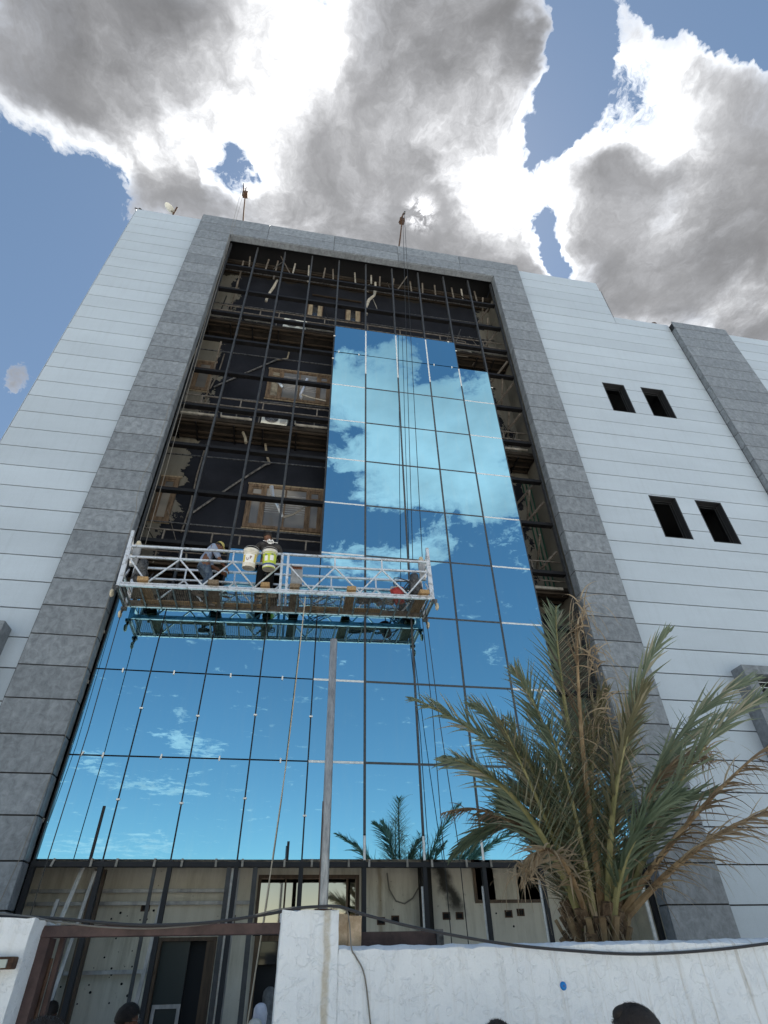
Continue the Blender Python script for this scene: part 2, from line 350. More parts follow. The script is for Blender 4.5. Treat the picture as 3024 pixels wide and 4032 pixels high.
def leafmat(name, c1, c2, tip=None):
    def fn(t, b):
        g = t.node('ShaderNodeNewGeometry')
        n = t.noise(g.outputs['Position'], 5, 4, .6).outputs[0]
        f = t.math('ADD', t.math('MULTIPLY', g.outputs['Random Per Island'], .6), t.math('MULTIPLY', n, .4))
        c = t.mix(f, (*c1, 1), (*c2, 1))
        if tip:
            c = t.mix(t.ramp(g.outputs['Random Per Island'], .80, .9), c, (*tip, 1))
        t.l.new(c, b.inputs['Base Color'])
        tr = t.node('ShaderNodeBsdfTranslucent'); t.l.new(c, tr.inputs['Color'])
        mx = t.node('ShaderNodeMixShader'); mx.inputs[0].default_value = .42
        o = t.n['Material Output']
        t.l.new(b.outputs[0], mx.inputs[1]); t.l.new(tr.outputs[0], mx.inputs[2]); t.l.new(mx.outputs[0], o.inputs[0])
    mat(name, c1, .5, 0, .35, fn)
leafmat('leaf_green', (.13, .18, .125), (.37, .43, .31), (.50, .47, .36))
leafmat('leaf_olive', (.12, .12, .065), (.29, .27, .17), (.42, .37, .26))
leafmat('leaf_deep', (.09, .135, .085), (.25, .31, .21))
leafmat('leaf_brown', (.15, .11, .07), (.36, .28, .195), (.54, .47, .36))
leafmat('leaf_straw', (.26, .19, .12), (.55, .46, .33))
mat('rachis_green', (.22, .22, .09), .5, 0, .4, mottle((.15, .155, .065), (.29, .27, .13), 5, 5))
mat('rachis_brown', (.22, .15, .08), .6, 0, .3, mottle((.14, .09, .05), (.32, .24, .14), 6, 5))
mat('palm_trunk', (.13, .09, .06), .95, 0, .2, mottle((.06, .04, .028), (.24, .17, .11), 12, 7, .7, bump=.9, bd=.03))

mat('skin', (.16, .075, .045), .55, 0, .4, mottle((.13, .06, .036), (.19, .09, .055), 12, 4))
def hairfn(t, b):
    p = wcoord(t)
    n = t.noise(t.mapping(p, sc=(1, 1, .35)), 160, 4, .7, .6).outputs[0]
    t.l.new(t.mix(n, (.006, .005, .005, 1), (.035, .026, .022, 1)), b.inputs['Base Color'])
    bumpn(t, b, n, .9, .006)
mat('hair', (.012, .010, .009), .6, 0, .4, hairfn)
mat('shirt_blue', (.27, .33, .46), .85, 0, .2, mottle((.20, .25, .37), (.34, .40, .53), 9, 6, .7, bump=.5, bd=.02))
mat('shirt_black', (.02, .02, .022), .85, 0, .2, mottle((.025, .025, .027), (.085, .08, .076), 8, 6, .7, bump=.4, bd=.02))
mat('denim', (.06, .10, .16), .85, 0, .2, mottle((.025, .045, .085), (.15, .20, .26), 7, 6, .7, bump=.5, bd=.02))
mat('trousers_black', (.008, .008, .009), .85, 0, .2)
mat('cap_yellow', (.50, .43, .16), .8, 0, .2)
mat('cloth_white', (.62, .64, .74), .85, 0, .2, mottle((.50, .52, .62), (.70, .72, .80), 9, 5, bump=.4, bd=.02))
mat('cloth_grey', (.10, .105, .11), .9, 0, .2, mottle((.14, .15, .16), (.26, .27, .28), 11, 5, bump=.4, bd=.02))
mat('shoe', (.10, .09, .08), .8)
mat('glasses_metal', (.3, .3, .3), .3, .8)

# ---------------------------------------------------------------- object helpers
class MB:
    def __init__(s): s.v = []; s.f = []; s.m = []; s.mi = 0
    def add(s, vs, fs):
        o = len(s.v); s.v += [tuple(v) for v in vs]; s.f += [tuple(i + o for i in f) for f in fs]; s.m += [s.mi] * len(fs)
    def box(s, x0, x1, y0, y1, z0, z1):
        s.add([(x0, y0, z0), (x1, y0, z0), (x1, y1, z0), (x0, y1, z0), (x0, y0, z1), (x1, y0, z1), (x1, y1, z1), (x0, y1, z1)],
              [(0, 3, 2, 1), (4, 5, 6, 7), (0, 1, 5, 4), (1, 2, 6, 5), (2, 3, 7, 6), (3, 0, 4, 7)])
        return s
    def bar(s, p, q, w=.04, h=None, up=(0, 0, 1)):
        h = h or w; p, q = Vector(p), Vector(q); d = (q - p).normalized(); up = Vector(up)
        if abs(d.dot(up)) > .98: up = Vector((0, 1, 0))
        a = d.cross(up).normalized(); b = a.cross(d).normalized()
        vs = [e + a * sa * w / 2 + b * sb * h / 2 for e in (p, q) for sa, sb in ((-1, -1), (1, -1), (1, 1), (-1, 1))]
        s.add(vs, [(0, 1, 2, 3), (7, 6, 5, 4), (0, 4, 5, 1), (1, 5, 6, 2), (2, 6, 7, 3), (3, 7, 4, 0)])
        return s
    def tube(s, pts, r, n=6, cap=True):
        pts = [Vector(p) for p in pts]; rs = r if isinstance(r, (list, tuple)) else [r] * len(pts)
        vs = []; a = None
        for i, p in enumerate(pts):
            d = (pts[min(i + 1, len(pts) - 1)] - pts[max(i - 1, 0)])
            d = d.normalized() if d.length > 1e-9 else Vector((0, 0, 1))
            if a is None:
                a = d.cross(Vector((0, 0, 1)))
                if a.length < .05: a = d.cross(Vector((0, 1, 0)))
            else: a = a - d * a.dot(d)
            a = a.normalized(); b = d.cross(a)
            for k in range(n):
                t = 2 * math.pi * k / n
                vs.append(p + (a * math.cos(t) + b * math.sin(t)) * rs[i])
        fs = [(i * n + k, i * n + (k + 1) % n, (i + 1) * n + (k + 1) % n, (i + 1) * n + k) for i in range(len(pts) - 1) for k in range(n)]
        if cap: fs += [tuple(reversed(range(n))), tuple(range((len(pts) - 1) * n, len(pts) * n))]
        s.add(vs, fs); return s
    def lathe(s, prof, n=24, M=Matrix()):
        vs = []; fs = []
        for r, z in prof:
            for k in range(n):
                t = 2 * math.pi * k / n; vs.append(M @ Vector((r * math.cos(t), r * math.sin(t), z)))
        for i in range(len(prof) - 1):
            for k in range(n): fs.append((i * n + k, i * n + (k + 1) % n, (i + 1) * n + (k + 1) % n, (i + 1) * n + k))
        s.add(vs, fs); return s
    def ball(s, c, r, n=12, M=None):
        rx, ry, rz = r if isinstance(r, (tuple, list)) else (r, r, r)
        vs = []; fs = []; m = n // 2 + 1; c = Vector(c)
        for i in range(m + 1):
            th = math.pi * i / m
            for k in range(n):
                t = 2 * math.pi * k / n
                v = Vector((rx * math.sin(th) * math.cos(t), ry * math.sin(th) * math.sin(t), rz * math.cos(th)))
                vs.append(c + (M @ v if M else v))
        for i in range(m):
            for k in range(n): fs.append((i * n + k, (i + 1) * n + k, (i + 1) * n + (k + 1) % n, i * n + (k + 1) % n))
        s.add(vs, fs); return s
    def mesh(s, name, mats, smooth=False, bevel=0.0):
        me = bpy.data.meshes.new(name); me.from_pydata([tuple(v) for v in s.v], [], s.f)
        for m in (mats if isinstance(mats, (list, tuple)) else [mats]): me.materials.append(MAT[m])
        if any(s.m): me.polygons.foreach_set('material_index', s.m)
        if bevel:
            b = bmesh.new(); b.from_mesh(me)
            bmesh.ops.bevel(b, geom=b.edges[:] , offset=bevel, segments=1, affect='EDGES')
            b.to_mesh(me); b.free()
        if smooth:
            me.polygons.foreach_set('use_smooth', [True] * len(me.polygons))
            try: me.set_sharp_from_angle(angle=R(40))
            except Exception: pass
        me.validate(); me.update()
        return me
    def build(s, name, mats, parent=None, smooth=False, bevel=0.0):
        return link(name, s.mesh(name, mats, smooth, bevel), parent)
def link(name, me, parent=None, loc=None):
    o = bpy.data.objects.new(name, me); col.objects.link(o)
    if parent is not None:
        o.parent = parent
        o.matrix_parent_inverse = Matrix.Identity(4)
        if parent.get('_abs'): o.location = -Vector(parent['_abs'])
    if loc is not None: o.location = Vector(o.location) + Vector(loc)
    return o
def tag(o, label=None, cat=None, group=None, kind=None):
    if label: o['label'] = label
    if cat: o['category'] = cat
    if group: o['group'] = group
    if kind: o['kind'] = kind
    return o
def thing(name, label, cat, loc, group=None):
    """Empty at the thing's base; parts built in world coordinates are shifted back by link()"""
    o = bpy.data.objects.new(name, None); col.objects.link(o); o.location = loc; o['_abs'] = list(loc)
    o.empty_display_size = .2
    return tag(o, label, cat, group)
def sub(parent):
    """mark a part so that sub-parts built in world coordinates fall into place"""
    parent['_abs'] = [0.0, 0.0, 0.0]
    return parent
def text_mesh(body, size, m, extrude=.002, bold=False):
    cu_ = bpy.data.curves.new('lettering', 'FONT'); cu_.body = body; cu_.size = size; cu_.extrude = extrude; cu_.align_x = 'CENTER'
    if bold: cu_.offset = size * .02
    o = bpy.data.objects.new('tmp', cu_); col.objects.link(o)
    dg = bpy.context.evaluated_depsgraph_get()
    me = bpy.data.meshes.new_from_object(o.evaluated_get(dg)); me.name = 'lettering'
    bpy.data.objects.remove(o); bpy.data.curves.remove(cu_)
    me.materials.clear(); me.materials.append(MAT[m])
    return me

# ---------------------------------------------------------------- setting: the ground
TOP = 24.2
g = MB(); g.add([(-600, -600, 0), (600, -600, 0), (600, 600, 0), (-600, 600, 0)], [(0, 1, 2, 3)])
tag(g.build('ground', 'sand_ground'), kind='structure')
g = MB(); g.box(-6, 30, -5.4, 1.3, -.05, .03)
tag(g.build('forecourt_paving', 'concrete_paving'), kind='structure')
g = MB(); g.box(-40, 60, -16, -9, -.05, .012)
tag(g.build('road', 'concrete_paving'), kind='structure')

# ---------------------------------------------------------------- the building
B = thing('office_building', 'tall building clad in white and grey panels round a blue mirror glass front', 'building', (6, 1.3, 0))
H = .6; GAP = .024
_pm = {}
def panel(name, m, x0, x1, z0, z1, y, holes=(), thick=.03):
    """one cladding sheet with its joints left open, pieces cut round the window holes"""
    a, b, c, d = x0 + GAP / 2, x1 - GAP / 2, z0 + GAP / 2, z1 - GAP / 2
    hs = [h for h in holes if h[0] < b and h[1] > a and h[2] < d and h[3] > c]
    if not hs:
        key = (m, round(b - a, 3), round(d - c, 3), thick)
        if key not in _pm:
            _pm[key] = MB().box(0, b - a, 0, thick, 0, d - c).mesh(name, m)
        # sheets never sit dead flush
        return link(name, _pm[key], B, (a, y + random.uniform(-.0015, .0015), c))
    mb = MB()
    zs = sorted({c, d} | {v for h in hs for v in h[2:4] if c < v < d})
    for q0, q1 in zip(zs, zs[1:]):
        zm = (q0 + q1) / 2; xs = [a]
        for h in sorted(hs):
            if h[2] < zm < h[3]: xs += [h[0], h[1]]
        xs.append(b)
        for k in range(0, len(xs), 2):
            if xs[k + 1] - xs[k] > .01: mb.box(xs[k], xs[k + 1], y, y + thick, q0, q1)
    return mb.build(name, m, B)

YW = .207
WIN = [(14.40, 15.21, 15.78, 17.24), (15.83, 16.68, 15.78, 17.26), (14.38, 15.23, 10.68, 12.16), (15.83, 16.67, 10.67, 12.16)]
X1, X2, X3 = 1.1745, 11.326, 12.506
for k in range(41):
    z1 = TOP - H * k; z0 = max(z1 - H, .1)
    if z1 < .15: break
    panel('white_panel', 'white_metallic_panel', -2.43, -.004, z0, z1, YW)
    if k >= 2:
        panel('grey_panel', 'grey_stone_panel', 0, X1, z0, z1, 0)
        panel('grey_panel', 'grey_stone_panel', X2, X3, z0, z1, 0)
        for x, s in ((X1, -1), (X2, 1)):     # return of the frame into the opening
            key = ('ret', s, round(z1 - z0, 3))
            if key not in _pm:
                _pm[key] = MB().box(min(0, s * .03), max(0, s * .03), .008, .24, GAP / 2, z1 - z0 - GAP / 2).mesh('reveal_panel', 'grey_stone_panel')
            link('reveal_panel', _pm[key], B, (x + s * .002, .024, z0))
    else:
        for a, b in ((0, 2.5), (2.5, 5.0), (5.0, 7.5), (7.5, 10.0), (10.0, X3)):
            panel('grey_panel', 'grey_stone_panel', a, b, z0, z1, 0).scale = (1.0035, 1, 1)
    # right white face: a higher part, then the long lower one
    if k < 4:
        panel('white_panel', 'white_metallic_panel', X3, 16.10 if k < 1 else 16.14, z0, z1, YW)
    elif k == 4:
        panel('white_panel', 'white_metallic_panel', X3, 16.14, 21.21, z1, YW)
        panel('white_panel', 'white_metallic_panel', 16.14, 18.5, 21.21, 21.66, YW)
    else:
        panel('white_panel', 'white_metallic_panel', X3, 18.5, z0, z1, YW, WIN)
    if k == 4:
        panel('grey_panel', 'grey_stone_panel', 18.5, 20.9, 21.21, 21.62, 0)
        panel('white_panel', 'white_metallic_panel', 20.9, 26.0, 21.21, 21.64, YW)
    elif k > 4:
        panel('grey_panel', 'grey_stone_panel', 18.5, 20.9, z0, z1, 0)
        if z1 > 6: panel('white_panel', 'white_metallic_panel', 20.9, 26.0, z0, z1, YW)
        key = ('ret2', round(z1 - z0, 3))
        if key not in _pm: _pm[key] = MB().box(0, .03, .036, YW - .002, GAP / 2, z1 - z0 - GAP / 2).mesh('reveal_panel', 'grey_stone_panel')
        link('reveal_panel', _pm[key], B, (18.507, 0, z0))
# top soffit of the opening
for a, b in ((X1, 3.7), (3.7, 6.2), (6.2, 8.8), (8.8, X2)):
    MB().box(a + .004, b - .004, .026, .25, 22.985, 23.015).build('soffit_panel', 'grey_stone_panel', B)
# what the sheets are fixed to (seen as dark joints)
c = MB()
c.box(-2.42, -.01, YW + .032, .6, 0, TOP - .02)
c.box(.02, X1 - .04, .032, .30, 0, TOP - .02); c.box(X2 + .04, X3 - .02, .032, .30, 0, TOP - .02)
c.box(X1 - .04, X2 + .04, .032, .30, 23.03, TOP - .02)
c.box(-.01, .02, .034, .6, 0, TOP - .03); c.box(X3 - .02, X3 + .0, .034, .6, 0, TOP - .03)
c.box(18.54, 20.88, .032, .6, 0, 21.58)
def backing(x0, x1, z0, z1, y0, y1):
    zs = sorted({z0, z1} | {v for h in WIN for v in h[2:4] if z0 < v < z1})
    for q0, q1 in zip(zs, zs[1:]):
        zm = (q0 + q1) / 2; xs = [x0]
        for h in sorted(WIN):
            if h[2] < zm < h[3]: xs += [h[0], h[1]]
        xs.append(x1)
        for k in range(0, len(xs), 2): c.box(xs[k], xs[k + 1], y0, y1, q0, q1)
backing(X3, 18.54, 0, 21.62, YW + .032, .5)
c.box(X3, 16.12, YW + .032, .5, 21.62, TOP - .02)
c.box(20.88, 26, YW + .032, .5, 0, 21.6)
c.build('cladding_frame', 'joint_black', B)
c = MB()
c.box(-2.42, .9, .62, 16, 0, TOP - .06); c.box(11.6, 16.1, .9, 16, 17.6, TOP - .06)
c.box(11.6, 14.0, .9, 16, 0, 17.6); c.box(.9, 11.6, 1.56, 16, 0, 23.9); c.box(17.0, 26, .9, 16, 0, 21.5)
c.box(14.0, 17.0, 2.4, 16, 0, 17.6); c.box(14.0, 17.0, .52, 2.4, 12.5, 15.4); c.box(14, 17, .52, 2.4, 0, 10.3); c.box(16.1, 17, .52, 16, 17.6, 21.5)
c.build('building_core', 'joint_black', B)
MB().box(16.145, 16.2, .25, .8, 21.66, 23.62).build('parapet_end', 'black_steel', B)
MB().box(-2.44, -2.431, YW, 16, 0, TOP).build('side_wall', 'white_metallic_panel', B)
# punched windows on the white face
for (a, b, z0, z1) in WIN:
    f = MB(); f.box(a, a + .035, YW + .004, YW + .2, z0, z1); f.box(b - .035, b, YW + .004, YW + .2, z0, z1)
    f.box(a + .035, b - .035, YW + .004, YW + .2, z1 - .035, z1); f.box(a + .035, b - .035, YW + .004, YW + .2, z0, z0 + .03)
    fr = f.build('window', 'joint_black', B)
    for d in (.36, .40):
        f2 = MB(); f2.box(b - .06 - (d - .36), b - .05 - (d - .36), d, d + .02, z0, z1); f2.box(a, b, d, d + .02, z1 - .06 - (d - .36), z1 - .05 - (d - .36))
        f2.build('frame', 'mullion_grey', fr)
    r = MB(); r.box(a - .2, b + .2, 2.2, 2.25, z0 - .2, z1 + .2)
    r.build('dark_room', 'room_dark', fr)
    if b < 15.5: MB().bar((a + .35, 1.2, z0 - .1), (a + .75, 1.1, z1 + .2), .03).build('brace', 'rail_paint', fr)
# the boxed louvre windows at both lower edges
def box_window(x0, x1, z0, z1):
    f = MB()
    f.box(x0, x0 + .24, -.15, YW - .003, z0, z1); f.box(x1 - .24, x1, -.15, YW - .003, z0, z1); f.box(x0 + .24, x1 - .24, -.15, YW - .003, z1 - .2, z1)
    f.box(x0 + .24, x1 - .24, -.15, YW - .003, z0, z0 + .2)
    fr = f.build('window_surround', 'grey_stone_panel', B)
    MB().box(x0 + .24, x1 - .24, YW - .02, YW - .005, z0 + .2, z1 - .2).build('panel', 'joint_black', fr)
    q = MB(); q.add([(x0 + .24, -.02, 0), (x1 - .24, -.02, 0), (x1 - .24, .1, .06), (x0 + .24, .1, .06), (x0 + .24, -.02, .012), (x1 - .24, -.02, .012), (x1 - .24, .1, .072), (x0 + .24, .1, .072)],
                  [(0, 3, 2, 1), (4, 5, 6, 7), (0, 1, 5, 4), (1, 2, 6, 5), (2, 3, 7, 6), (3, 0, 4, 7)])
    lm = q.mesh('louvre_slat', 'bright_aluminium')
    z = z1 - .34
    while z > z0 + .25:
        link('louvre_slat', lm, fr, (0, 0, z)); z -= .12
box_window(14.63, 16.6, 4.9, 6.94)
box_window(-2.3, -.43, 4.9, 6.94)

# ---- curtain wall: verticals, rails, panes
XC = [1.215, 2.205, 3.212, 4.232, 5.256, 6.282, 7.300, 8.328, 9.350, 10.358, 11.30]
ZR = [3.25, 4.775, 6.30, 7.82, 9.33, 10.85, 12.38, 13.90, 15.45, 17.06, 18.48, 19.9, 21.45, 22.98]
GY = .30
for i, x in enumerate(XC):
    xx = 2.19 if i == 1 else x
    low = .1 if i not in (8,) else .1
    MB().box(xx - .026, xx + .026, GY + .022, GY + .12, 3.236, 22.97).build('mullion', 'mullion_grey', B)
    MB().box(xx - .034, xx + .034, GY + .0, GY + .10, low, 3.164).build('mullion', 'joint_black', B)
for j, z in enumerate(ZR[1:-1]):
    for i in range(10):
        MB().box(XC[i] + .027, XC[i + 1] - .027, GY + .03, GY + .17, z - .045, z + .045).build('transom', 'black_steel', B)
MB().box(XC[0] - .03, XC[-1] + .02, GY - .012, GY + .12, 3.165, 3.235).build('bottom_rail', 'joint_black', B)
# glazed bays
glazed = set()
for i in range(10):
    for j in range(13):
        if i < 4 and j < 3: glazed.add((i, j))
        if i in (2, 3) and j == 3: glazed.add((i, j))
        if 4 <= i <= 7 and j <= 9: glazed.add((i, j))
        if i == 8 and j <= 8: glazed.add((i, j))
        if i == 9 and j == 0: glazed.add((i, j))
panes = {}
rg = random.Random(5)
for (i, j) in sorted(glazed):
    new = i < 5 and j < 4 or j == 9
    hv = .013 if new else .022
    x0, x1 = XC[i] + (.013 if (i < 5 or j == 9) else .024), XC[i + 1] - (.013 if (i < 4 or j == 9) else .024)
    z0, z1 = ZR[j] + (.013 if i < 4 else .022), ZR[j + 1] - (.013 if i < 4 or j in (8, 9) else .022)
    if (i, j) == (2, 3): x1 = 3.92; x0 = 3.24; z1 = 9.24; 
    if (i, j) == (3, 3): x0 = 4.40; z1 = 9.24
    cx, cz = (x0 + x1) / 2, (z0 + z1) / 2
    m = MB(); a, b = (x1 - x0) / 2, (z1 - z0) / 2
    # a sealed unit is never perfectly flat: pillowed by a fraction of a millimetre
    n = 6; pil = rg.uniform(-.0008, .0010); vs = []
    for q in range(n + 1):
        for p in range(n + 1):
            u, v = p / n * 2 - 1, q / n * 2 - 1
            vs.append((u * a, -.012 - pil * (1 - u * u) * (1 - v * v) , v * b))
    m.add(vs, [(q * (n + 1) + p, q * (n + 1) + p + 1, (q + 1) * (n + 1) + p + 1, (q + 1) * (n + 1) + p) for q in range(n) for p in range(n)])
    m.add([(-a, .012, -b), (a, .012, -b), (a, .012, b), (-a, .012, b)], [(3, 2, 1, 0)])
    m.add([(-a, -.012, -b), (a, -.012, -b), (a, -.012, b), (-a, -.012, b), (-a, .012, -b), (a, .012, -b), (a, .012, b), (-a, .012, b)],
          [(0, 4, 5, 1), (1, 5, 6, 2), (2, 6, 7, 3), (3, 7, 4, 0)])
    me = m.mesh('glass_pane', 'blue_mirror_glass', smooth=True)
    o = link('glass_pane', me, B, (cx, GY, cz))
    o.rotation_euler = (rg.uniform(-.003, .003), 0, rg.uniform(-.003, .003))
    panes[i, j] = o
# pressure caps in the finished bays, bright rails beside the new panes
for i in (5, 6, 7, 8):
    for j in range(0, 9 if i < 8 else 9):
        z0 = ZR[j] if j else 3.62
        z1 = ZR[j + 1] if j < 8 else 16.15
        MB().box(XC[i] - .020, XC[i] + .020, GY - .014, GY + .02, z0 + .0215, z1 - .0215).build('cap', 'cap_grey', B)
    MB().box(XC[i] - .019, XC[i] + .019, GY - .012, GY + .02, 3.262, 3.615).build('cap_carrier', 'bright_aluminium', B)
    MB().box(XC[i] - .021, XC[i] + .021, GY - .014, GY + .02, 16.155, 18.42 if i < 8 else 17.02).build('cap_carrier', 'bright_aluminium', B)
for j in range(1, 9):
    for i in (5, 6, 7):
        MB().box(XC[i] - .020, XC[i + 1] - .0205, GY - .015, GY + .02, ZR[j] - .021, ZR[j] + .021).build('cap', 'cap_grey', B)
    MB().box(XC[8] - .02, XC[8] + .02, GY - .015, GY + .02, ZR[j] - .021, ZR[j] + .021).build('cap', 'cap_grey', B)
    MB().box(XC[8] + .024, XC[9] - .03, GY - .014, GY + .02, ZR[j] - .02, ZR[j] + .02).build('cap_carrier', 'bright_aluminium', B)
    if j != 3: MB().box(XC[4] + .01, XC[5] - .024, GY - .014, GY + .02, ZR[j] - .02, ZR[j] + .02).build('cap_carrier', 'bright_aluminium', B)
# small white retaining clips
clip_me = MB().box(-.03, .03, -.018, 0, -.014, .014).mesh('clip', 'label_white')
clip_v = MB().box(-.013, .013, -.018, 0, -.04, .04).mesh('clip', 'label_white')
clip_t = MB().box(-.016, .016, -.022, 0, -.055, .055).mesh('clip', 'pvc_pipe')
def clip(me, x, z, pane=None, turn=0.0, y=GY - .0125):
    o = link('clip', me, panes[pane] if pane else B)
    if pane:
        p = panes[pane]; pl = Vector(p.location) + Vector(B.location)
        o.location = Vector((x, y, z)) - pl
    else: o.location = Vector((x, y, z)) - Vector(B['_abs'])
    o.rotation_euler = (0, turn, 0)
clips = [(clip_v, 1.71, 6.29, (0, 2), -.05), (clip_v, 2.63, 6.29, (1, 2), 0), (clip_v, 3.68, 6.29, (2, 2), 0), (clip_v, 4.66, 6.29, (3, 2), 0),
         (clip_v, 1.44, 4.79, (0, 1), .5), (clip_v, 1.78, 4.78, (0, 1), .05), (clip_v, 2.73, 4.78, (1, 1), .12), (clip_v, 3.71, 4.78, (2, 1), 0), (clip_v, 4.77, 4.77, (3, 1), 0)]
for x, zs in ((2.205, (7.75, 5.6, 4.1)), (3.212, (7.8, 5.5, 4.06)), (4.232, (7.75, 5.56, 4.15)), (5.256, (7.76, 5.57, 3.9))):
    i = XC.index(x)
    for z in zs: clips.append((clip_me, x, z, (i, 2 if z > 6.3 else 1 if z > 4.8 else 0), 0))
for x, z, pn in ((5.42, 17.08, (4, 9)), (6.06, 17.06, (4, 9)), (8.52, 17.05, (7, 9)), (9.12, 17.05, (7, 9))): clips.append((clip_v, x, z, pn, 0))
for x, z, pn in ((5.25, 17.9, (4, 9)), (5.25, 16.7, (4, 8)), (9.36, 18.0, (7, 9)), (10.37, 16.25, (8, 8)), (9.13, 18.47, (7, 9))): clips.append((clip_me, x, z, pn, 0))
for a in clips: clip(*a[:4], a[4])
for x in (1.5, 2.05, 2.42, 2.98, 3.39, 3.91, 4.32, 4.98, 5.42, 6.02, 6.36, 7.0, 7.42, 8.02, 8.45, 9.0, 9.5):
    clip(clip_t, x, 3.215, None, .3 if x < 1.6 else rg.uniform(-.05, .08), GY - .02)
for z in (6.0, 7.0, 3.75): MB().box(1.09, 1.19, .255, .275, z, z + .06).build('bracket', 'pvc_pipe', B)
for x, z in ((2.02, 4.0), (5.02, 3.52)): MB().box(x - .02, x + .02, GY - .03, GY - .014, 3.24, z).build('rubber_strip', 'joint_black', B)

# ---------------------------------------------------------------- the old wall behind the glass
OY = 1.38
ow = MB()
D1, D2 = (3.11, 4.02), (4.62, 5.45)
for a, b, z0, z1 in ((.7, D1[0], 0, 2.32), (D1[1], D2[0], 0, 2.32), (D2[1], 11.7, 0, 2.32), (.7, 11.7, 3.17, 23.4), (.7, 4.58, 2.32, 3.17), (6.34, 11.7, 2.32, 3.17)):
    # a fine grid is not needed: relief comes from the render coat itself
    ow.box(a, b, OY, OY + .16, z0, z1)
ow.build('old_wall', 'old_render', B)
MB().box(.7, .9, GY + .13, OY, 0, 23.4).build('side_wall', 'old_render', B)
MB().box(11.5, 11.7, GY + .13, OY, 0, 23.4).build('side_wall', 'old_render', B)
MB().box(.9, 11.5, .26, OY, 23.42, 23.5).build('ceiling', 'room_dark', B)
# doors
def frame_rect(x0, x1, z0, z1, y0, y1, w):
    m = MB(); m.box(x0, x0 + w, y0, y1, z0, z1); m.box(x1 - w, x1, y0, y1, z0, z1); m.box(x0 + w, x1 - w, y0, y1, z1 - w, z1); m.box(x0 + w, x1 - w, y0, y1, z0, z0 + w)
    return m
d = frame_rect(D1[0], D1[1], 0, 2.32, OY - .03, OY + .12, .05).build('door', 'door_brown', B)
MB().box(3.16, 3.60, OY + .06, OY + .09, .05, 2.27).build('door_leaf', 'teal_door', d)
frame_rect(3.18, 3.60, .3, 1.50, OY + .03, OY + .06, .05).build('leaf_frame', 'dull_aluminium', d)
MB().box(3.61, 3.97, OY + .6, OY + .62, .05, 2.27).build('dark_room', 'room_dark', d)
MB().box(3.86, 3.97, OY + .02, OY + .1, .05, 2.27).build('door_post', 'door_brown', d)
d = frame_rect(D2[0], D2[1], 0, 2.32, OY - .05, OY + .12, .07).build('door', 'window_wood', B)
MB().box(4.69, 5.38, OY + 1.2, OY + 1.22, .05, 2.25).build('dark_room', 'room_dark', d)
MB().box(4.69, 5.38, OY + .05, OY + .06, 1.95, 2.25).build('fanlight', 'dark_glass', d)
# ground-floor windows
f = frame_rect(4.58, 6.34, 2.36, 3.17, OY - .04, OY + .08, .055)
f.box(5.04, 5.07, OY - .02, OY + .05, 2.415, 3.115); f.box(6.12, 6.15, OY - .02, OY + .05, 2.415, 3.115)
f = f.build('window', 'door_brown', B)
for a, b in ((4.635, 5.04), (5.07, 6.12), (6.15, 6.285)):
    MB().box(a, b, OY + .02, OY + .03, 2.415, 3.115).build('pane', 'brown_tint_glass', f)
f = frame_rect(8.45, 9.78, 2.74, 3.45, OY - .03, OY + .08, .05).build('window', 'door_brown', B)
MB().box(8.5, 8.85, OY + .0, OY + .03, 2.79, 3.4).build('pane', 'door_brown', f)
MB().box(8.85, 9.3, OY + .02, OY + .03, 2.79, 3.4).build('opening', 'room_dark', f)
MB().box(9.3, 9.73, OY + .0, OY + .03, 2.79, 3.4).build('pane', 'door_brown', f)
# upstairs windows: timber, three lights
def old_window(x0, x1, z0, z1, wood='window_wood', lights=3, bright=()):
    f = frame_rect(x0, x1, z0, z1, OY - .05, OY + .02, .085)
    w = x1 - x0; cuts = [x0 + .085, x1 - .085]
    if lights == 3:
        for a in (x0 + .40, x1 - .46): f.box(a, a + .09, OY - .05, OY + .02, z0 + .085, z1 - .085)
        f.box((x0 + x1) / 2 - .02, (x0 + x1) / 2 + .02, OY - .03, OY + .02, z0 + .085, z1 - .085)
        cells = [(x0 + .085, x0 + .40), (x0 + .49, (x0 + x1) / 2 - .02), ((x0 + x1) / 2 + .02, x1 - .46), (x1 - .37, x1 - .085)]
    else: cells = [(x0 + .085, x1 - .085)]
    fr = f.build('window', wood, B)
    for n, (a, b) in enumerate(cells):
        if n in (0, 3) and lights == 3 or lights == 1:
            frame_rect(a, b, z0 + .09, z1 - .09, OY - .035, OY + .0, .05).build('sash', wood, fr)
            MB().box(a + .05, b - .05, OY - .03, OY - .0, z1 - .36, z1 - .32).build('sash_rail', wood, fr)
        MB().box(a + .001, b - .001, OY - .012, OY - .004, z0 + .086, z1 - .086).build('pane', 'cement_duct' if n in bright else 'dusty_old_pane', fr)
    for n in (1, 2):
        if lights == 3:
            a, b = cells[n]
            s = MB().box(a, b, OY - .02, OY - .013, 0, .012).mesh('blind_slat', 'dull_aluminium')
            for k in range(9): link('blind_slat', s, fr, (0, 0, z0 + .55 + k * .075))
    # lining reveal left rough round the opening
    m = MB(); m2 = MB(); m.bar((x0 - .03, OY - .012, z1 + .03), (x1 + .04, OY - .012, z1 + .045), .03, .05); m2.bar((x0 - .02, OY - .012, z0 - .02), (x1 + .03, OY - .012, z0 - .03), .03, .03)
    m.build('rough_edge', 'window_wood_pale', fr); m2.build('rough_edge', 'window_wood_pale', fr)
old_window(3.26, 5.27, 10.66, 12.12, bright=())
old_window(3.26, 5.28, 15.72, 17.18, bright=(0,))
old_window(1.0, 1.47, 10.60, 12.08, lights=1)
old_window(1.0, 1.56, 15.70, 17.12, lights=1)
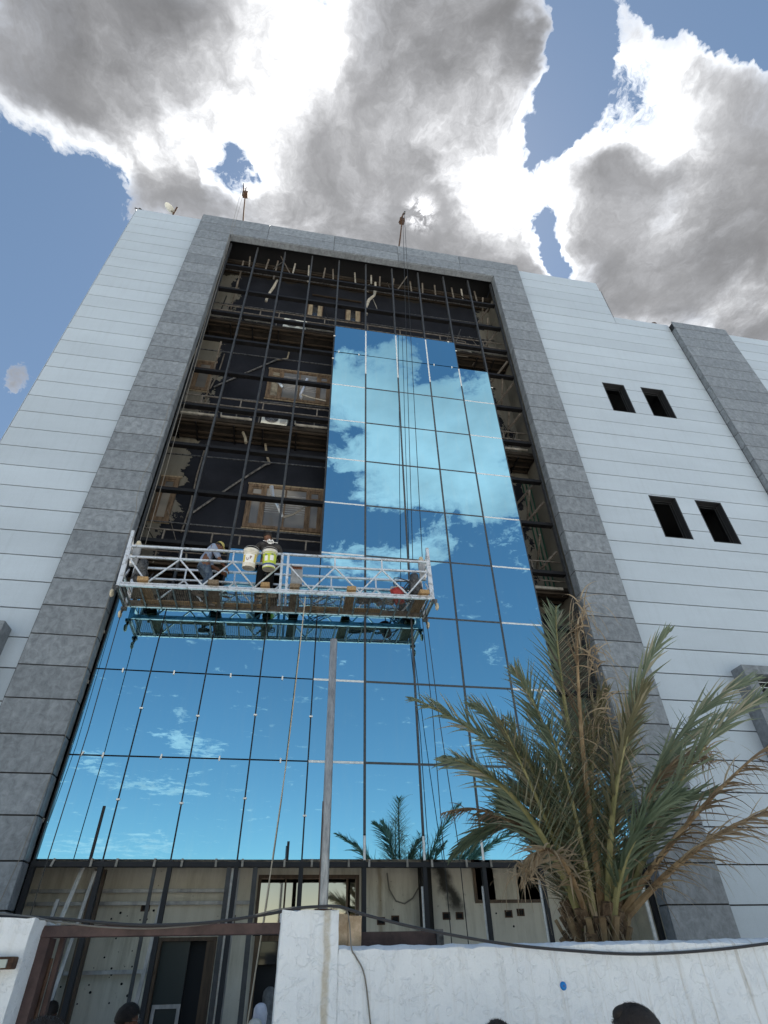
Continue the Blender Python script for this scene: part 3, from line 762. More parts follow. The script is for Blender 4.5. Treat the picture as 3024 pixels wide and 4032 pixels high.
for x0 in (4.24, 5.66):
    fr = frame_rect(x0, x0 + .57, 20.55, 21.55, OY - .05, OY + .0, .03).build('window', 'door_brown', B)
    for a in (x0 + .03, x0 + .38): MB().box(a, a + .16, OY - .04, OY - .02, 20.6, 21.5).build('shutter', 'window_wood_pale', fr)
    MB().box(x0 + .19, x0 + .38, OY - .01, OY, 20.58, 21.52).build('pane', 'dark_glass', fr)
MB().bar((4.35, OY - .06, 21.95), (6.25, OY - .06, 21.92), .05).build('drip_rail', 'batten_brown', B)
# balconies: slab, battens under it, pipe railing
rl = random.Random(3)
def balcony(z, zr, edge_z, sag=0.0):
    """z underside, zr top rail, edge_z the pale pipe hung along the edge"""
    ry = .66
    s = MB(); s.box(.92, 11.48, .62, OY - .002, z, z + .11); sl = s.build('balcony_slab', 'slab_brown', B)
    bm_ = MB().box(0, 10.5, 0, .045, 0, .06).mesh('batten', 'batten_brown')
    for yb in (.66, .80, 1.08, 1.27): link('batten', bm_, sl, (.95, yb, z - .062 + rl.uniform(-.01, .01)))
    xb = 1.1
    while xb < 11.3:
        MB().box(xb, xb + .04, .66, OY - .01, z - .10, z - .065).build('hanger_bar', 'black_steel', sl); xb += rl.uniform(.5, 1.1)
    r = MB()
    for zz in (zr, zr - .31): r.bar((1.0, ry, zz), (11.4, ry, zz), .028)
    r.bar((1.0, ry, zr - .60), (11.4, ry, zr - .58), .022)
    rr = r.build('railing', 'rail_paint', B)
    pm = MB().bar((0, ry, -.31), (0, ry, 0), .035).mesh('post', 'rail_paint')
    pl = MB().bar((0, ry, 0), (0, ry, .34), .03).mesh('post', 'rail_paint')
    for x in (1.64, 2.72, 3.35, 4.9, 6.4, 7.55, 9.0, 10.6):
        link('post', pm, rr, (x, 0, zr)); link('post', pl, rr, (x - .05, .01, zr - .94))
    for a, b in ((1.18, 2.18), (2.28, 3.12), (4.32, 5.22), (9.45, 11.25)):
        dz = rl.uniform(-.02, .02); p = MB()
        p.bar((a, .60, edge_z + dz), (b, .60, edge_z + dz + .01), .04, .065)
        p.bar((a, .60, edge_z + dz), (a - .02, .60, edge_z + .18), .035)
        p.build('gutter_pipe', 'pvc_pipe', B)
    # short ladder rungs of the cable tray at the right
    t = MB()
    for k in range(9): t.bar((9.3, .7 + .0 * k, zr - .10 - k * .115), (9.95, .7, zr - .10 - k * .115), .018)
    t.bar((9.95, .7, zr - .1), (9.95, .7, zr - 1.0), .03)
    t.build('cable_tray', 'rail_paint', B)
balcony(8.98, 9.87, 9.02)
balcony(13.66, 14.66, 13.84)
balcony(18.44, 19.38, 18.60)
s = MB(); s.box(.92, 11.48, .9, OY - .002, 22.78, 22.9); s.build('roof_slab', 'slab_brown', B)
for k in range(4):
    MB().bar((.95, .95 + k * .12, 22.74), (11.4, .95 + k * .12, 22.74), .05, .05).build('batten', 'batten_brown', B)
# hangers and struts between the old structure and the new grid
for x in (1.9, 2.6, 2.95, 3.6, 4.12, 4.75, 5.05, 5.9, 6.55, 6.9, 7.45, 8.1, 8.6, 9.1, 9.8, 10.2, 10.75):
    zz = 22.95; ln = rl.uniform(.45, 1.25)
    MB().bar((x, .72, zz), (x + rl.uniform(-.06, .06), .80, zz - ln), .055, .03).build('hanger', 'pvc_pipe' if rl.random() < .45 else 'rail_paint', B)
for z in (10.2, 11.7, 15.2, 16.6, 20.2, 21.6):
    for x, sgn in ((XC[1] - .4, 1), (10.85, -1)):
        if sgn > 0 and z < 12: continue
        MB().bar((x + sgn * -.0, .36, z + .3), (x - sgn * .25, OY - .02, z - .1), .05, .04).build('strut', 'rail_paint', B)
for z in (9.6, 11.25, 12.1, 14.9, 16.4, 17.6, 19.6, 21.3):
    MB().bar((11.25, .44, z + .45), (10.72, OY - .04, z), .05, .05).build('strut', 'rail_paint', B)
gl = MB()
for k in range(3): gl.box(11.46 - .12 * k, 11.475 - .12 * k, OY - .06, OY - .01, 8.9, 13.2)
gl.build('green_edge', 'green_tarp', B)
# waste pipes and torn duct insulation hanging off the wall
for k in range(34):       # thin rods and ties left between the old wall and the new grid
    zb = rl.choice([9.2, 9.6, 13.9, 14.2, 18.7, 19.0, 21.9, 22.3]); x = rl.uniform(1.3, 11.1) if zb > 18.5 else rl.choice([rl.uniform(1.3, 5.1), rl.uniform(10.5, 11.2)])
    y = rl.uniform(.55, 1.0); p = Vector((x, y, zb)); q = p + Vector((rl.uniform(-.5, .5), rl.uniform(-.1, .3), rl.uniform(.3, 1.3)))
    MB().bar(p, q, rl.choice([.016, .022, .03])).build('tie_rod', rl.choice(['black_steel', 'rail_paint', 'greasy_metal']), B)
for k in range(7):
    z = [10.3, 12.6, 15.1, 17.2, 20.0, 21.0, 22.2][k]
    MB().bar((1.0, .95 + .05 * (k % 3), z), (5.3 if z < 18 else 11.3, .95, z + rl.uniform(-.03, .03)), .028).build('rail', 'greasy_metal', B)
def loose(name, m, pts, r, label=None, n=6):
    return MB().tube(pts, r, n).build(name, m, B, smooth=True)
loose('drain_pipe', 'greasy_metal', [(1.95, OY - .06, 10.95), (2.0, OY - .05, 10.95), (2.9, OY - .06, 12.05), (3.6, OY - .06, 12.85), (3.72, OY - .07, 12.9)], .032)
loose('drain_pipe', 'cement_duct', [(3.72, OY - .07, 12.9), (3.60, OY - .08, 13.2), (3.52, OY - .1, 13.62)], .034)
loose('drain_pipe', 'greasy_metal', [(1.7, OY - .05, 15.9), (2.4, OY - .06, 16.6), (3.45, OY - .06, 17.65)], .03)
loose('drain_pipe', 'cement_duct', [(3.45, OY - .06, 17.65), (3.78, OY - .08, 17.75), (3.8, OY - .08, 18.1)], .03)
loose('duct', 'cement_duct', [(2.9, .9, 13.6), (3.0, .85, 13.35), (3.05, .8, 13.1)], .04)
loose('drain_pipe', 'rail_paint', [(1.9, OY - .05, 13.4), (1.87, OY - .05, 12.2), (1.9, OY - .05, 11.1), (1.85, OY - .05, 10.3)], .022)
loose('drain_pipe', 'rail_paint', [(1.75, OY - .05, 17.6), (1.72, OY - .05, 16.6), (1.6, OY - .05, 15.8)], .022)
loose('duct', 'bucket_bottom', [(3.05, .75, 21.6), (2.98, .74, 21.1), (2.84, .78, 20.6), (2.80, .8, 20.2)], [.035, .05, .04, .05])
loose('duct', 'bucket_bottom', [(6.72, .75, 22.5), (6.70, .74, 21.9), (6.66, .72, 21.5), (6.45, .7, 21.1), (6.34, .66, 20.5), (6.36, .7, 20.1)], [.04, .06, .045, .06, .05, .055])
loose('loose_cable', 'pvc_pipe', [(6.62, .76, 21.3), (6.72, .76, 20.9), (6.80, .76, 20.5), (6.6, .76, 20.45)], .012)
loose('loose_cable', 'pvc_pipe', [(6.5, .76, 22.3), (6.32, .76, 22.2), (6.28, .76, 21.9), (6.45, .76, 21.75)], .014)
def crumple(pts, w):
    m = MB(); rr = random.Random(11)
    for p, q in zip(pts, pts[1:]):
        p, q = Vector(p), Vector(q)
        m.tube([p, p.lerp(q, .5) + Vector((rr.uniform(-.03, .03), rr.uniform(-.03, .03), 0)), q], [w * rr.uniform(.7, 1.2), w * rr.uniform(.7, 1.3), w * .7], 5)
    return m
crumple([(3.9, .72, 11.55), (3.98, .70, 11.2), (4.12, .68, 10.9), (4.28, .68, 10.55)], .05).build('foil_duct', 'foil', B)
crumple([(4.28, .68, 10.55), (4.55, .70, 10.7), (4.8, .72, 11.0), (5.0, .7, 11.1)], .035).build('foil_duct', 'cable_grey', B)
crumple([(4.95, .7, 11.08), (5.08, .68, 11.02)], .05).build('foil_duct', 'foil', B)
crumple([(3.58, .8, 15.95), (3.7, .8, 15.8), (3.82, .8, 15.62)], .06).build('foil_duct', 'foil', B)
crumple([(4.52, .75, 16.1), (4.44, .75, 15.7), (4.36, .72, 15.3), (4.40, .7, 15.1)], .05).build('foil_duct', 'foil', B)
crumple([(4.4, .75, 15.35), (4.7, .76, 15.27), (5.15, .76, 15.2)], .02).build('foil_duct', 'bucket_bottom', B)
# pocked sockets left in the ground-floor wall
for x, z in ((6.73, 2.5), (6.98, 2.52), (7.9, 2.56), (8.14, 2.56), (9.05, 2.58), (9.28, 2.6), (10.32, 2.58), (2.8, 2.72), (4.2, 2.55)):
    q = frame_rect(x - .07, x + .07, z - .055, z + .055, OY - .012, OY + .004, .02).build('socket_box', 'rust', B)
    MB().box(x - .05, x + .05, OY - .006, OY - .002, z - .035, z + .035).build('socket_hole', 'room_dark', q)
rr = random.Random(2)
dm = MB().ball((0, 0, 0), (.016, .006, .014), 8).mesh('plug_hole', 'room_dark')
for k in range(46):
    link('plug_hole', dm, B, (rr.choice([rr.uniform(1.8, 3.0), rr.uniform(2.2, 2.8), rr.uniform(7, 10)]), OY, rr.uniform(1.5, 3.1))).scale = [rr.uniform(.5, 1.3)] * 3
# aluminium channels and leaning profiles in the ground-floor bays
for z, a, b in ((2.94, 1.0, 4.1), (2.77, 1.0, 4.5), (1.90, 1.6, 3.12)):
    MB().box(a, b, OY - .12, OY - .085, z - .025, z + .025).build('channel', 'dull_aluminium', B)
for pts, m, w_ in ((((1.86, .62, 3.2), (1.60, .30, 1.2)), 'bright_aluminium', .05), (((2.04, .7, 3.15), (1.86, .55, .8)), 'dull_aluminium', .05), (((3.16, .62, 2.92), (3.02, .5, .7)), 'dull_aluminium', .055),
                  (((4.18, .45, 3.2), (4.17, .45, .6)), 'bright_aluminium', .05), (((4.27, .5, 3.15), (4.26, .5, .6)), 'dull_aluminium', .045), (((1.63, .62, 2.78), (1.58, .6, 2.2)), 'dull_aluminium', .05),
                  (((4.53, .36, 3.2), (4.55, .36, .2)), 'mullion_grey', .075), (((4.12, .36, 3.2), (4.14, .36, .3)), 'mullion_grey', .07), (((2.98, .40, 3.2), (3.0, .40, .3)), 'mullion_grey', .05),
                  (((7.25, GY + .06, 2.9), (7.25, GY + .06, .3)), 'bright_aluminium', .03), (((8.28, GY + .06, 2.9), (8.28, GY + .06, .3)), 'bright_aluminium', .03), (((9.3, GY + .06, 3.0), (9.3, GY + .06, .3)), 'bright_aluminium', .04),
                  (((11.18, GY + .06, 2.95), (11.2, GY + .06, .3)), 'bright_aluminium', .05)):
    MB().bar(*pts, w_, w_ * .8).build('profile', m, B)
for x0, x1 in ((1.98, 2.15),):
    MB().box(x0, x1, .9, 1.0, .2, 3.2).build('upright', 'door_brown', B)
MB().box(7.42, 7.62, OY - .2, OY, 0, 3.3).build('upright', 'black_steel', B)
MB().tube([(6.85, OY - .02, 3.2), (6.88, OY - .03, 2.95), (7.0, OY - .03, 2.78), (7.15, OY - .03, 2.74), (7.3, OY - .03, 2.82), (7.42, OY - .03, 2.98)], .012, 6).build('loose_cable', 'cable_grey', B, smooth=True)

# air-conditioner outdoor units standing on the balconies
def ac_unit(x, y, z, tilt, label, logo=True, sc=1.0):
    t = thing('air_conditioner', label, 'air conditioner', (x, y, z), 'outdoor cooling units on the old balconies')
    W, Dp, Ht = .78 * sc, .28, .50 * sc
    c_ = MB().box(0, W, 0, Dp, 0, Ht); body = c_.mesh('casing', 'dish_white', bevel=.012)
    b_ = link('casing', body); b_.parent = t
    M = Matrix.Translation((W * .38, 0, Ht * .5)) @ Matrix.Rotation(R(90), 4, 'X')
    gm = MB()
    for r_ in (.05, .09, .13, .17, .205):
        gm.lathe([(r_ * sc, .004), (r_ * sc, .016), (r_ * sc + .008, .016), (r_ * sc + .008, .004)], 20, M)
    for k in range(4):
        a = k * math.pi / 4; v = Vector((math.cos(a), 0, math.sin(a))) * .21 * sc; cc = Vector((W * .38, -.012, Ht * .5))
        gm.bar(cc - v, cc + v, .008, .008, (0, 1, 0))
    o = gm.build('fan_grille', 'dull_aluminium'); o.parent = t
    dk = MB().lathe([(.001, .002), (.21 * sc, .002)], 20, M).build('fan_opening', 'slab_brown'); dk.parent = t
    v_ = MB()
    for k in range(7): v_.box(W * .72, W * .96, -.008, 0, .06 + k * .03, .072 + k * .03)
    o = v_.build('vent', 'dull_aluminium'); o.parent = t
    if logo:
        lg = MB(); lg.lathe([(.0, .004), (.035, .004)], 16, Matrix.Translation((W * .84, 0, Ht * .78)) @ Matrix.Rotation(R(90), 4, 'X'))
        o = lg.build('badge', 'red_plastic'); o.parent = t
        tx = text_mesh('LG', .075, 'label_blue'); o = link('lettering', tx); o.parent = t
        o.rotation_euler = (R(90), 0, 0); o.location = (W * .77, -.01, Ht * .58)
    for sx in (.08, W - .12):
        o = MB().box(sx, sx + .04, .02, Dp - .02, -.04, 0).build('foot', 'rail_paint'); o.parent = t
    t.rotation_euler = tilt
    return t
ac_unit(3.36, .625, 13.80, (0, R(3), 0), 'outdoor cooling unit with red round badge on the balcony above the worker in black', True, .92)
ac_unit(3.52, .625, 18.56, (0, R(2), 0), 'outdoor cooling unit with large fan on the uppermost balcony left of the glass', False, 1.0)
ac_unit(9.62, .70, 18.60, (R(-12), R(8), R(10)), 'tilted outdoor cooling unit on the uppermost balcony right of the glass', False, 1.0)

# ---------------------------------------------------------------- suspended platform
PX, PY, PZ = 1.49, -.74, 7.485
TILT = math.atan(.031)
PM = Matrix.Translation((PX, PY, PZ)) @ Matrix.Rotation(-TILT, 4, 'Y')
plat = thing('suspended_platform', 'long white steel work platform hung on wires in front of the glass', 'work platform', (PX, PY, PZ))
del plat['_abs']
plat.rotation_euler = (0, -TILT, 0)
LEN, WID = 6.04, .78
def truss(y):
    m = MB()
    m.box(0, LEN, y - .022, y + .022, 0, .045); m.box(0.02, LEN - .02, y - .018, y + .018, .055, .085)
    m.bar((.03, y, .91), (LEN - .03, y, .91), .042); m.bar((.03, y, .66), (LEN - .03, y, .66), .036)
    for x in (.03, 2.965, 3.085, LEN - .03): m.box(x - .024, x + .024, y - .024, y + .024, .045, .93)
    for x in (1.0, 2.0, 4.04, 5.02): m.box(x - .015, x + .015, y - .014, y + .014, .67, .90)
    zz = [(.05, .65), (.49, .09), (1.0, .65), (1.5, .09), (2.0, .65), (2.47, .09), (2.95, .65)]
    for a, b in zip(zz, zz[1:]): m.bar((a[0], y, a[1]), (b[0], y, b[1]), .028)
    zz = [(3.10, .65), (3.57, .09), (4.04, .65), (4.54, .09), (5.02, .65), (5.52, .09), (5.98, .65)]
    for a, b in zip(zz, zz[1:]): m.bar((a[0], y, a[1]), (b[0], y, b[1]), .028)
    return m
truss(0).build('guard_rail', 'white_paint_steel', plat, bevel=0)
truss(WID).build('guard_rail', 'white_paint_steel', plat)
dk = MB()
for k in range(21):
    x = .1 + k * .292
    dk.bar((x, .02, .0), (x, WID - .02, .0), .028, .03)
dk.build('cross_bar', 'greasy_metal', plat)
md = MB(); n = 150
for k in range(n):
    x = .06 + k * (LEN - .12) / n
    md.bar((x, .03, .024), (x + .028, WID - .03, .024), .006, .004)
for k in range(16): md.bar((.03, .05 + k * .045, .022), (LEN - .03, .05 + k * .045, .022), .005, .004)
tag(md.build('mesh_floor', 'mesh_deck', plat), kind='stuff')
for a, b in ((.30, .95), (.96, 1.75), (1.9, 2.62), (3.5, 4.25), (4.5, 5.05)):
    MB().box(a, b, .56, .70, .03, .055).build('deck_plank', 'timber', plat)
MB().box(.03, LEN - .03, WID - .05, WID - .035, .0, .12).build('toe_board', 'rail_paint', plat)
def end_frame(x, s):
    m = MB()
    for y in (0, WID): m.box(x - .03, x + .03, y - .03, y + .03, -.02, 1.0)
    m.box(x - .03, x + .03, -.03, .03, 1.0, 1.27)
    m.bar((x, .02, 1.25), (x, .40, .72), .04); m.bar((x, WID, .98), (x, .42, .98), .04)
    m.bar((x, 0, .33), (x, WID, .33), .04); m.bar((x, 0, .0), (x, WID, 0), .06); m.bar((x, 0, .9), (x, WID, .9), .04)
    m.bar((x, .03, .05), (x, .40, .62), .03)
    f = m.build('end_frame', 'white_paint_steel', plat)
    b = MB(); b.box(x - .02, x + .10 * s + .02 if s > 0 else x + .02, .36, .42, .7, 1.22) if s > 0 else b.box(x - .12, x + .02, .36, .42, .7, 1.22)
    b.build('mast', 'dull_aluminium', f)
    # hoist: motor, gearbox, brake lever, lock
    h = MB(); xx = x + .24 * s
    h.lathe([(0, -.13), (.085, -.13), (.095, -.1), (.095, .10), (.08, .13), (0, .13)], 14, Matrix.Translation((xx, .39, .70)))
    h.box(xx - .12, xx + .12, .29, .49, .42, .58)
    h.lathe([(0, -.07), (.13, -.07), (.13, .07), (0, .07)], 16, Matrix.Translation((xx, .34, .42)) @ Matrix.Rotation(R(90), 4, 'X'))
    h.bar((xx - .05, .3, .5), (xx - .1, .2, .3), .03); h.bar((xx + .08, .3, .45), (xx + .1, .22, .2), .03)
    h.build('hoist_motor', 'greasy_metal', plat, smooth=True)
    l = MB(); l.box(x + .04 * s - .03, x + .04 * s + .03, .35, .42, 1.14, 1.26); l.ball((x + .05 * s, .37, 1.26), (.045, .035, .04), 10); l.ball((x + .09 * s, .37, 1.20), (.025, .03, .05), 8)
    l.build('rope_lock', 'caster_cream', plat, smooth=True)
    for y in (-.02, WID + .0):
        c = MB(); c.box(x - .05 - (.02 * s), x + .05 - (.02 * s), y - .045, y + .045, -.075, -.02); c.bar((x - .02 * s, y - .03, -.07), (x - .05 * s, y - .04, -.17), .02, .05)
        cp = c.build('caster', 'greasy_metal', plat)
        Mx = Matrix.Translation((x - .05 * s, y - .04, -.19)) @ Matrix.Rotation(R(90), 4, 'Y')
        MB().lathe([(0, -.022), (.06, -.022), (.075, -.012), (.075, .012), (.06, .022), (0, .022)], 18, Mx).build('wheel', 'caster_cream', cp, smooth=True)
    MB().bar((x - .01 * s, .0, -.03), (x - .01 * s, WID, -.03), .035).build('bumper_bar', 'greasy_metal', plat)
end_frame(0, 1); end_frame(LEN, -1)
# control box and its wiring
cb = MB().box(3.16, 3.40, .30, .42, .40, .86).build('control_box', 'control_grey', plat, bevel=.008)
MB().box(3.18, 3.38, .293, .299, .76, .83).build('control_label', 'label_brown', cb)
MB().box(3.22, 3.34, .293, .298, .80, .815).build('control_stripe', 'cap_yellow', cb)
def tangle(cx, cy, cz, sx, sz, n, seed, r=.010):
    rr = random.Random(seed); pts = []
    for k in range(n):
        pts.append((cx + rr.uniform(-sx, sx), cy + rr.uniform(-.08, .08), cz + rr.uniform(0, sz)))
    sm = []
    for i in range(len(pts) - 1):
        p0, p1 = Vector(pts[i]), Vector(pts[i + 1])
        pm = Vector(pts[max(i - 1, 0)]); pn = Vector(pts[min(i + 2, len(pts) - 1)])
        for t in (0, .25, .5, .75):
            sm.append(.5 * ((2 * p0) + (-pm + p1) * t + (2 * pm - 5 * p0 + 4 * p1 - pn) * t * t + (-pm + 3 * p0 - 3 * p1 + pn) * t ** 3))
    return MB().tube(sm, r, 5)
tangle(4.75, .35, .06, .28, .14, 26, 4, .016).build('coiled_cable', 'cable_black', plat, smooth=True)
tangle(5.1, .4, .05, .22, .18, 22, 8, .014).build('coiled_cable', 'cable_grey', plat, smooth=True)
tangle(5.6, .45, .10, .30, .75, 24, 9, .012).build('coiled_cable', 'cable_black', plat, smooth=True)
tangle(3.9, .6, .05, .35, .45, 14, 12, .009).build('coiled_cable', 'cable_black', plat, smooth=True)
tangle(.3, .5, .05, .2, .6, 14, 13, .009).build('coiled_cable', 'cable_black', plat, smooth=True)
tangle(2.7, .3, .03, .2, .12, 14, 15, .012).build('coiled_cable', 'rope_beige', plat, smooth=True)
# loose things on the deck
def onp(x, y, z): return PM @ Vector((x, y, z))
for (x, w_, m, lb) in ((.42, .19, 'timber', 'timber beam across the left end of the platform beside the left hoist'),
                       (1.70, .20, 'timber_grey', 'weathered timber beam at the feet of the worker in the blue shirt'),
                       (2.68, .17, 'timber', 'timber beam across the platform under the white bucket'),
                       (3.25, .19, 'timber_grey', 'dark timber beam under the grey control box'),
                       (4.37, .18, 'timber', 'timber beam in the middle of the right half of the platform'),
                       (5.86, .19, 'timber', 'timber beam across the right end of the platform')):
    t = MB().box(-w_ / 2, w_ / 2, -.09, WID + .1, -.045, .045).mesh('timber_beam', m, bevel=.004)
    o = bpy.data.objects.new('timber_beam', t); col.objects.link(o)
    o.location = onp(x, 0, .135); o.rotation_euler = (0, -TILT, rl.uniform(-.05, .05))
    tag(o, lb, 'timber beam', 'timber beams laid across the platform')
# red bucket lying on the deck
t = thing('bucket', 'red plastic bucket with a rope handle lying at the right end of the platform', 'bucket', tuple(onp(5.42, .30, .05)))
del t['_abs']; t.rotation_euler = (R(14), -R(16), 0)
MB().lathe([(0, 0), (.10, 0), (.105, .01), (.14, .30), (.15, .31), (.14, .32), (.13, .30), (.1, .02), (0, .02)], 24).build('bucket_body', 'red_plastic', t, smooth=True)
MB().tube([(-.14, 0, .30), (-.12, -.06, .36), (0, -.1, .33), (.1, -.1, .27), (.15, -.05, .24)], .012, 6).build('handle', 'rope_beige', t, smooth=True)
# paint buckets hung outside the guard rail
def paint_bucket(x, body, label, kind, roll):
    p = onp(x, -.19, .41)
    t = thing('bucket', label, 'bucket', tuple(p), 'paint buckets hung on the guard rail'); del t['_abs']
    t.rotation_euler = (R(7), R(roll), 0)
    MB().lathe([(0, 0), (.115, 0), (.122, .008), (.138, .32), (.138, .33)], 32).build('bucket_body', body, t, smooth=True)
    MB().lathe([(0, -.002), (.112, -.002), (.114, -.006), (.118, -.004)], 28).build('bucket_base', 'bucket_bottom', t, smooth=True)
    rim = MB(); rim.lathe([(.139, .325), (.150, .328), (.152, .36), (.149, .385), (.143, .388), (.136, .385), (.134, .33)], 32)
    rim.lathe([(.139, .295), (.146, .298), (.146, .308), (.139, .311)], 32)
    rim.build('rim', 'bucket_white', t, smooth=True)
    hp = [(math.cos(a) * .15, math.sin(a) * .05 - .02, .38 + .14 * math.sin(a)) for a in [k * math.pi / 8 for k in range(9)]]
    MB().tube(hp, .004, 5).build('handle', 'dull_aluminium', t, smooth=True)
    # printed patches wrapped round the side
    def patch(a0, a1, z0, z1, m, rr_=.0015, name='label_patch', poly=None):
        q = MB(); n = 8; vs = []
        for k in range(n + 1):
            a = R(a0 + (a1 - a0) * k / n)
            for z in (z0, z1):
                r_ = .122 + (.138 - .122) * (z - .008) / .312 + rr_
                vs.append((r_ * math.cos(a), r_ * math.sin(a), z))
        q.add(vs, [(2 * k, 2 * k + 2, 2 * k + 3, 2 * k + 1) for k in range(n)])
        return q.build(name, m, t, smooth=True)
    if kind == 'white':
        patch(-150, -30, .07, .25, 'label_white'); patch(-150, -128, .08, .24, 'label_yellow', .0022); patch(-48, -30, .10, .27, 'label_yellow', .0022)
        for ch, a, z, s_ in (('L', -104, .12, .075), ('P', -76, .15, .085), ('i', -92, .13, .06)):
            me = text_mesh(ch, s_, 'label_brown', bold=True); o = link('lettering', me, t)
            rr_ = .122 + .016 * z / .32 + .004; o.location = (rr_ * math.cos(R(a)), rr_ * math.sin(R(a)), z); o.rotation_euler = (R(90), R(-12), R(a + 90))
    else:
        patch(-132, -104, .13, .24, 'label_white', .0022); patch(-84, -52, .14, .25, 'label_white', .0022)
        patch(-175, -5, .045, .085, 'label_blue', .0022); patch(-175, -5, .012, .044, 'bucket_white', .002)
        for ch, a, z, s_ in (('Fa', -118, .245, .045), ('Fa', -66, .255, .045)):
            me = text_mesh(ch, s_, 'label_blue', bold=True); o = link('lettering', me, t)
            rr_ = .122 + .016 * z / .32 + .004; o.location = (rr_ * math.cos(R(a)), rr_ * math.sin(R(a)), z); o.rotation_euler = (R(90), 0, R(a + 90))
    return t
paint_bucket(2.33, 'bucket_white', 'off-white paint bucket hanging on the guard rail, left of the lime one', 'white', 2)
paint_bucket(2.72, 'bucket_lime', 'lime green paint bucket hanging on the guard rail in front of the worker in black', 'lime', -2)

# ---------------------------------------------------------------- wires and roof davits
def wire(name, label, cat, pts, r, m, group=None, n=5):
    o = MB().tube([Vector(p) for p in pts], r, n).mesh(name, m, smooth=True)
    ob = bpy.data.objects.new(name, o); col.objects.link(ob)
    return tag(ob, label, cat, group)
hl, hr = onp(.06, .36, 1.30), onp(LEN - .06, .36, 1.30)
dl, dr = Vector((1.19, -.28, 26.65)), Vector((7.80, -.28, 26.6))
wire('hoist_wire', 'steel wire from the left roof davit down to the left hoist, outer strand', 'wire', [dl + Vector((-.05, 0, 0)), (1.36, -.36, 20), (1.45, -.38, 14), hl], .006, 'cable_grey', 'hoist wires of the platform')
wire('hoist_wire', 'steel wire from the left roof davit down to the left hoist, strand nearer the glass', 'wire', [dl + Vector((.03, .12, 0)), hl + Vector((.12, .02, -.1))], .005, 'cable_grey', 'hoist wires of the platform')
wire('hoist_wire', 'dark wire running down in front of the glass to the right hoist, left strand', 'wire', [dr + Vector((-.04, 0, 0)), (7.5, -.36, 18), hr + Vector((-.18, .0, -.1))], .009, 'wire_dark', 'hoist wires of the platform')
wire('hoist_wire', 'dark wire running down in front of the glass to the right hoist, right strand', 'wire', [dr + Vector((.03, 0, 0)), hr + Vector((.04, 0, 0))], .009, 'wire_dark', 'hoist wires of the platform')
wire('tail_wire', 'slack wire tail hanging below the left end of the platform', 'wire', [hl + Vector((.06, .0, -1.3)), (1.62, -.35, 5.0), (1.60, -.34, 2.6), (1.58, -.3, .3)], .008, 'wire_dark', 'wire tails under the platform')
wire('tail_wire', 'slack wire tail hanging below the right end of the platform, outer strand', 'wire', [hr + Vector((.02, .0, -1.3)), (7.58, -.3, 5.5), (7.75, -.25, 3.4), (7.8, -.25, .2)], .008, 'wire_dark', 'wire tails under the platform')
wire('tail_wire', 'slack wire tail hanging below the right end of the platform, strand nearer the platform', 'wire', [hr + Vector((-.05, .05, -1.3)), (7.48, -.25, 5.5), (7.5, -.22, 3.4), (7.55, -.25, .2)], .008, 'wire_dark', 'wire tails under the platform')
wire('hanging_rope', 'pale rope hanging from the platform down past the brown gate beam', 'rope', [onp(3.47, .1, 0), (4.92, -.95, 6.2), (4.86, -1.0, 4.4), (4.78, -1.02, 3.1), (4.72, -1.04, 2.2), (4.62, -1.1, .9), (4.55, -1.2, .02)], .009, 'rope_beige', n=7)
wire('hanging_wire', 'thin wire hanging down the left grey panels of the building', 'wire', [(1.30, -.03, 15.9), (1.16, -.035, 14.2), (1.10, -.04, 13.4), (1.08, -.05, 13.15), (1.11, -.06, 12.9), (1.13, -.04, 11.6), (1.03, -.05, 10.8), (1.05, -.05, 10.2), (1.13, -.03, 9.8), (1.16, -.04, 7.5), (1.2, -.05, 5.0), (1.12, -.04, 3.2), (1.06, -.06, 2.7), (1.0, -.05, 1.6)], .006, 'cable_grey')
def davit(x, lean, label):
    t = thing('roof_davit', label, 'davit', (x, .45, 24.1), 'davits on the roof edge')
    MB().tube([(x, .45, 23.9), (x + lean * .55, .25, 25.5), (x + lean, .0, 27.15)], [.034, .03, .026], 8).build('mast', 'rust', t, smooth=True)
    m = MB(); m.box(x + lean * .8 - .10, x + lean * .8 + .10, -.08, .14, 26.45, 26.65); m.bar((x + lean * .8 - .12, .1, 26.5), (x + lean, -.3, 26.68), .05); m.box(x + lean * .8 - .05, x + lean * .8 + .07, .12, .2, 26.6, 26.9)
    m.build('bracket', 'rust', t)
    MB().lathe([(0, -.03), (.07, -.03), (.055, 0), (.07, .03), (0, .03)], 12, Matrix.Translation((x + lean, -.28, 26.66)) @ Matrix.Rotation(R(90), 4, 'Y')).build('pulley', 'greasy_metal', t, smooth=True)
davit(1.48, -.28, 'rusty davit mast on the roof at the left of the opening')
davit(7.56, .28, 'rusty leaning davit mast on the roof above the glass')
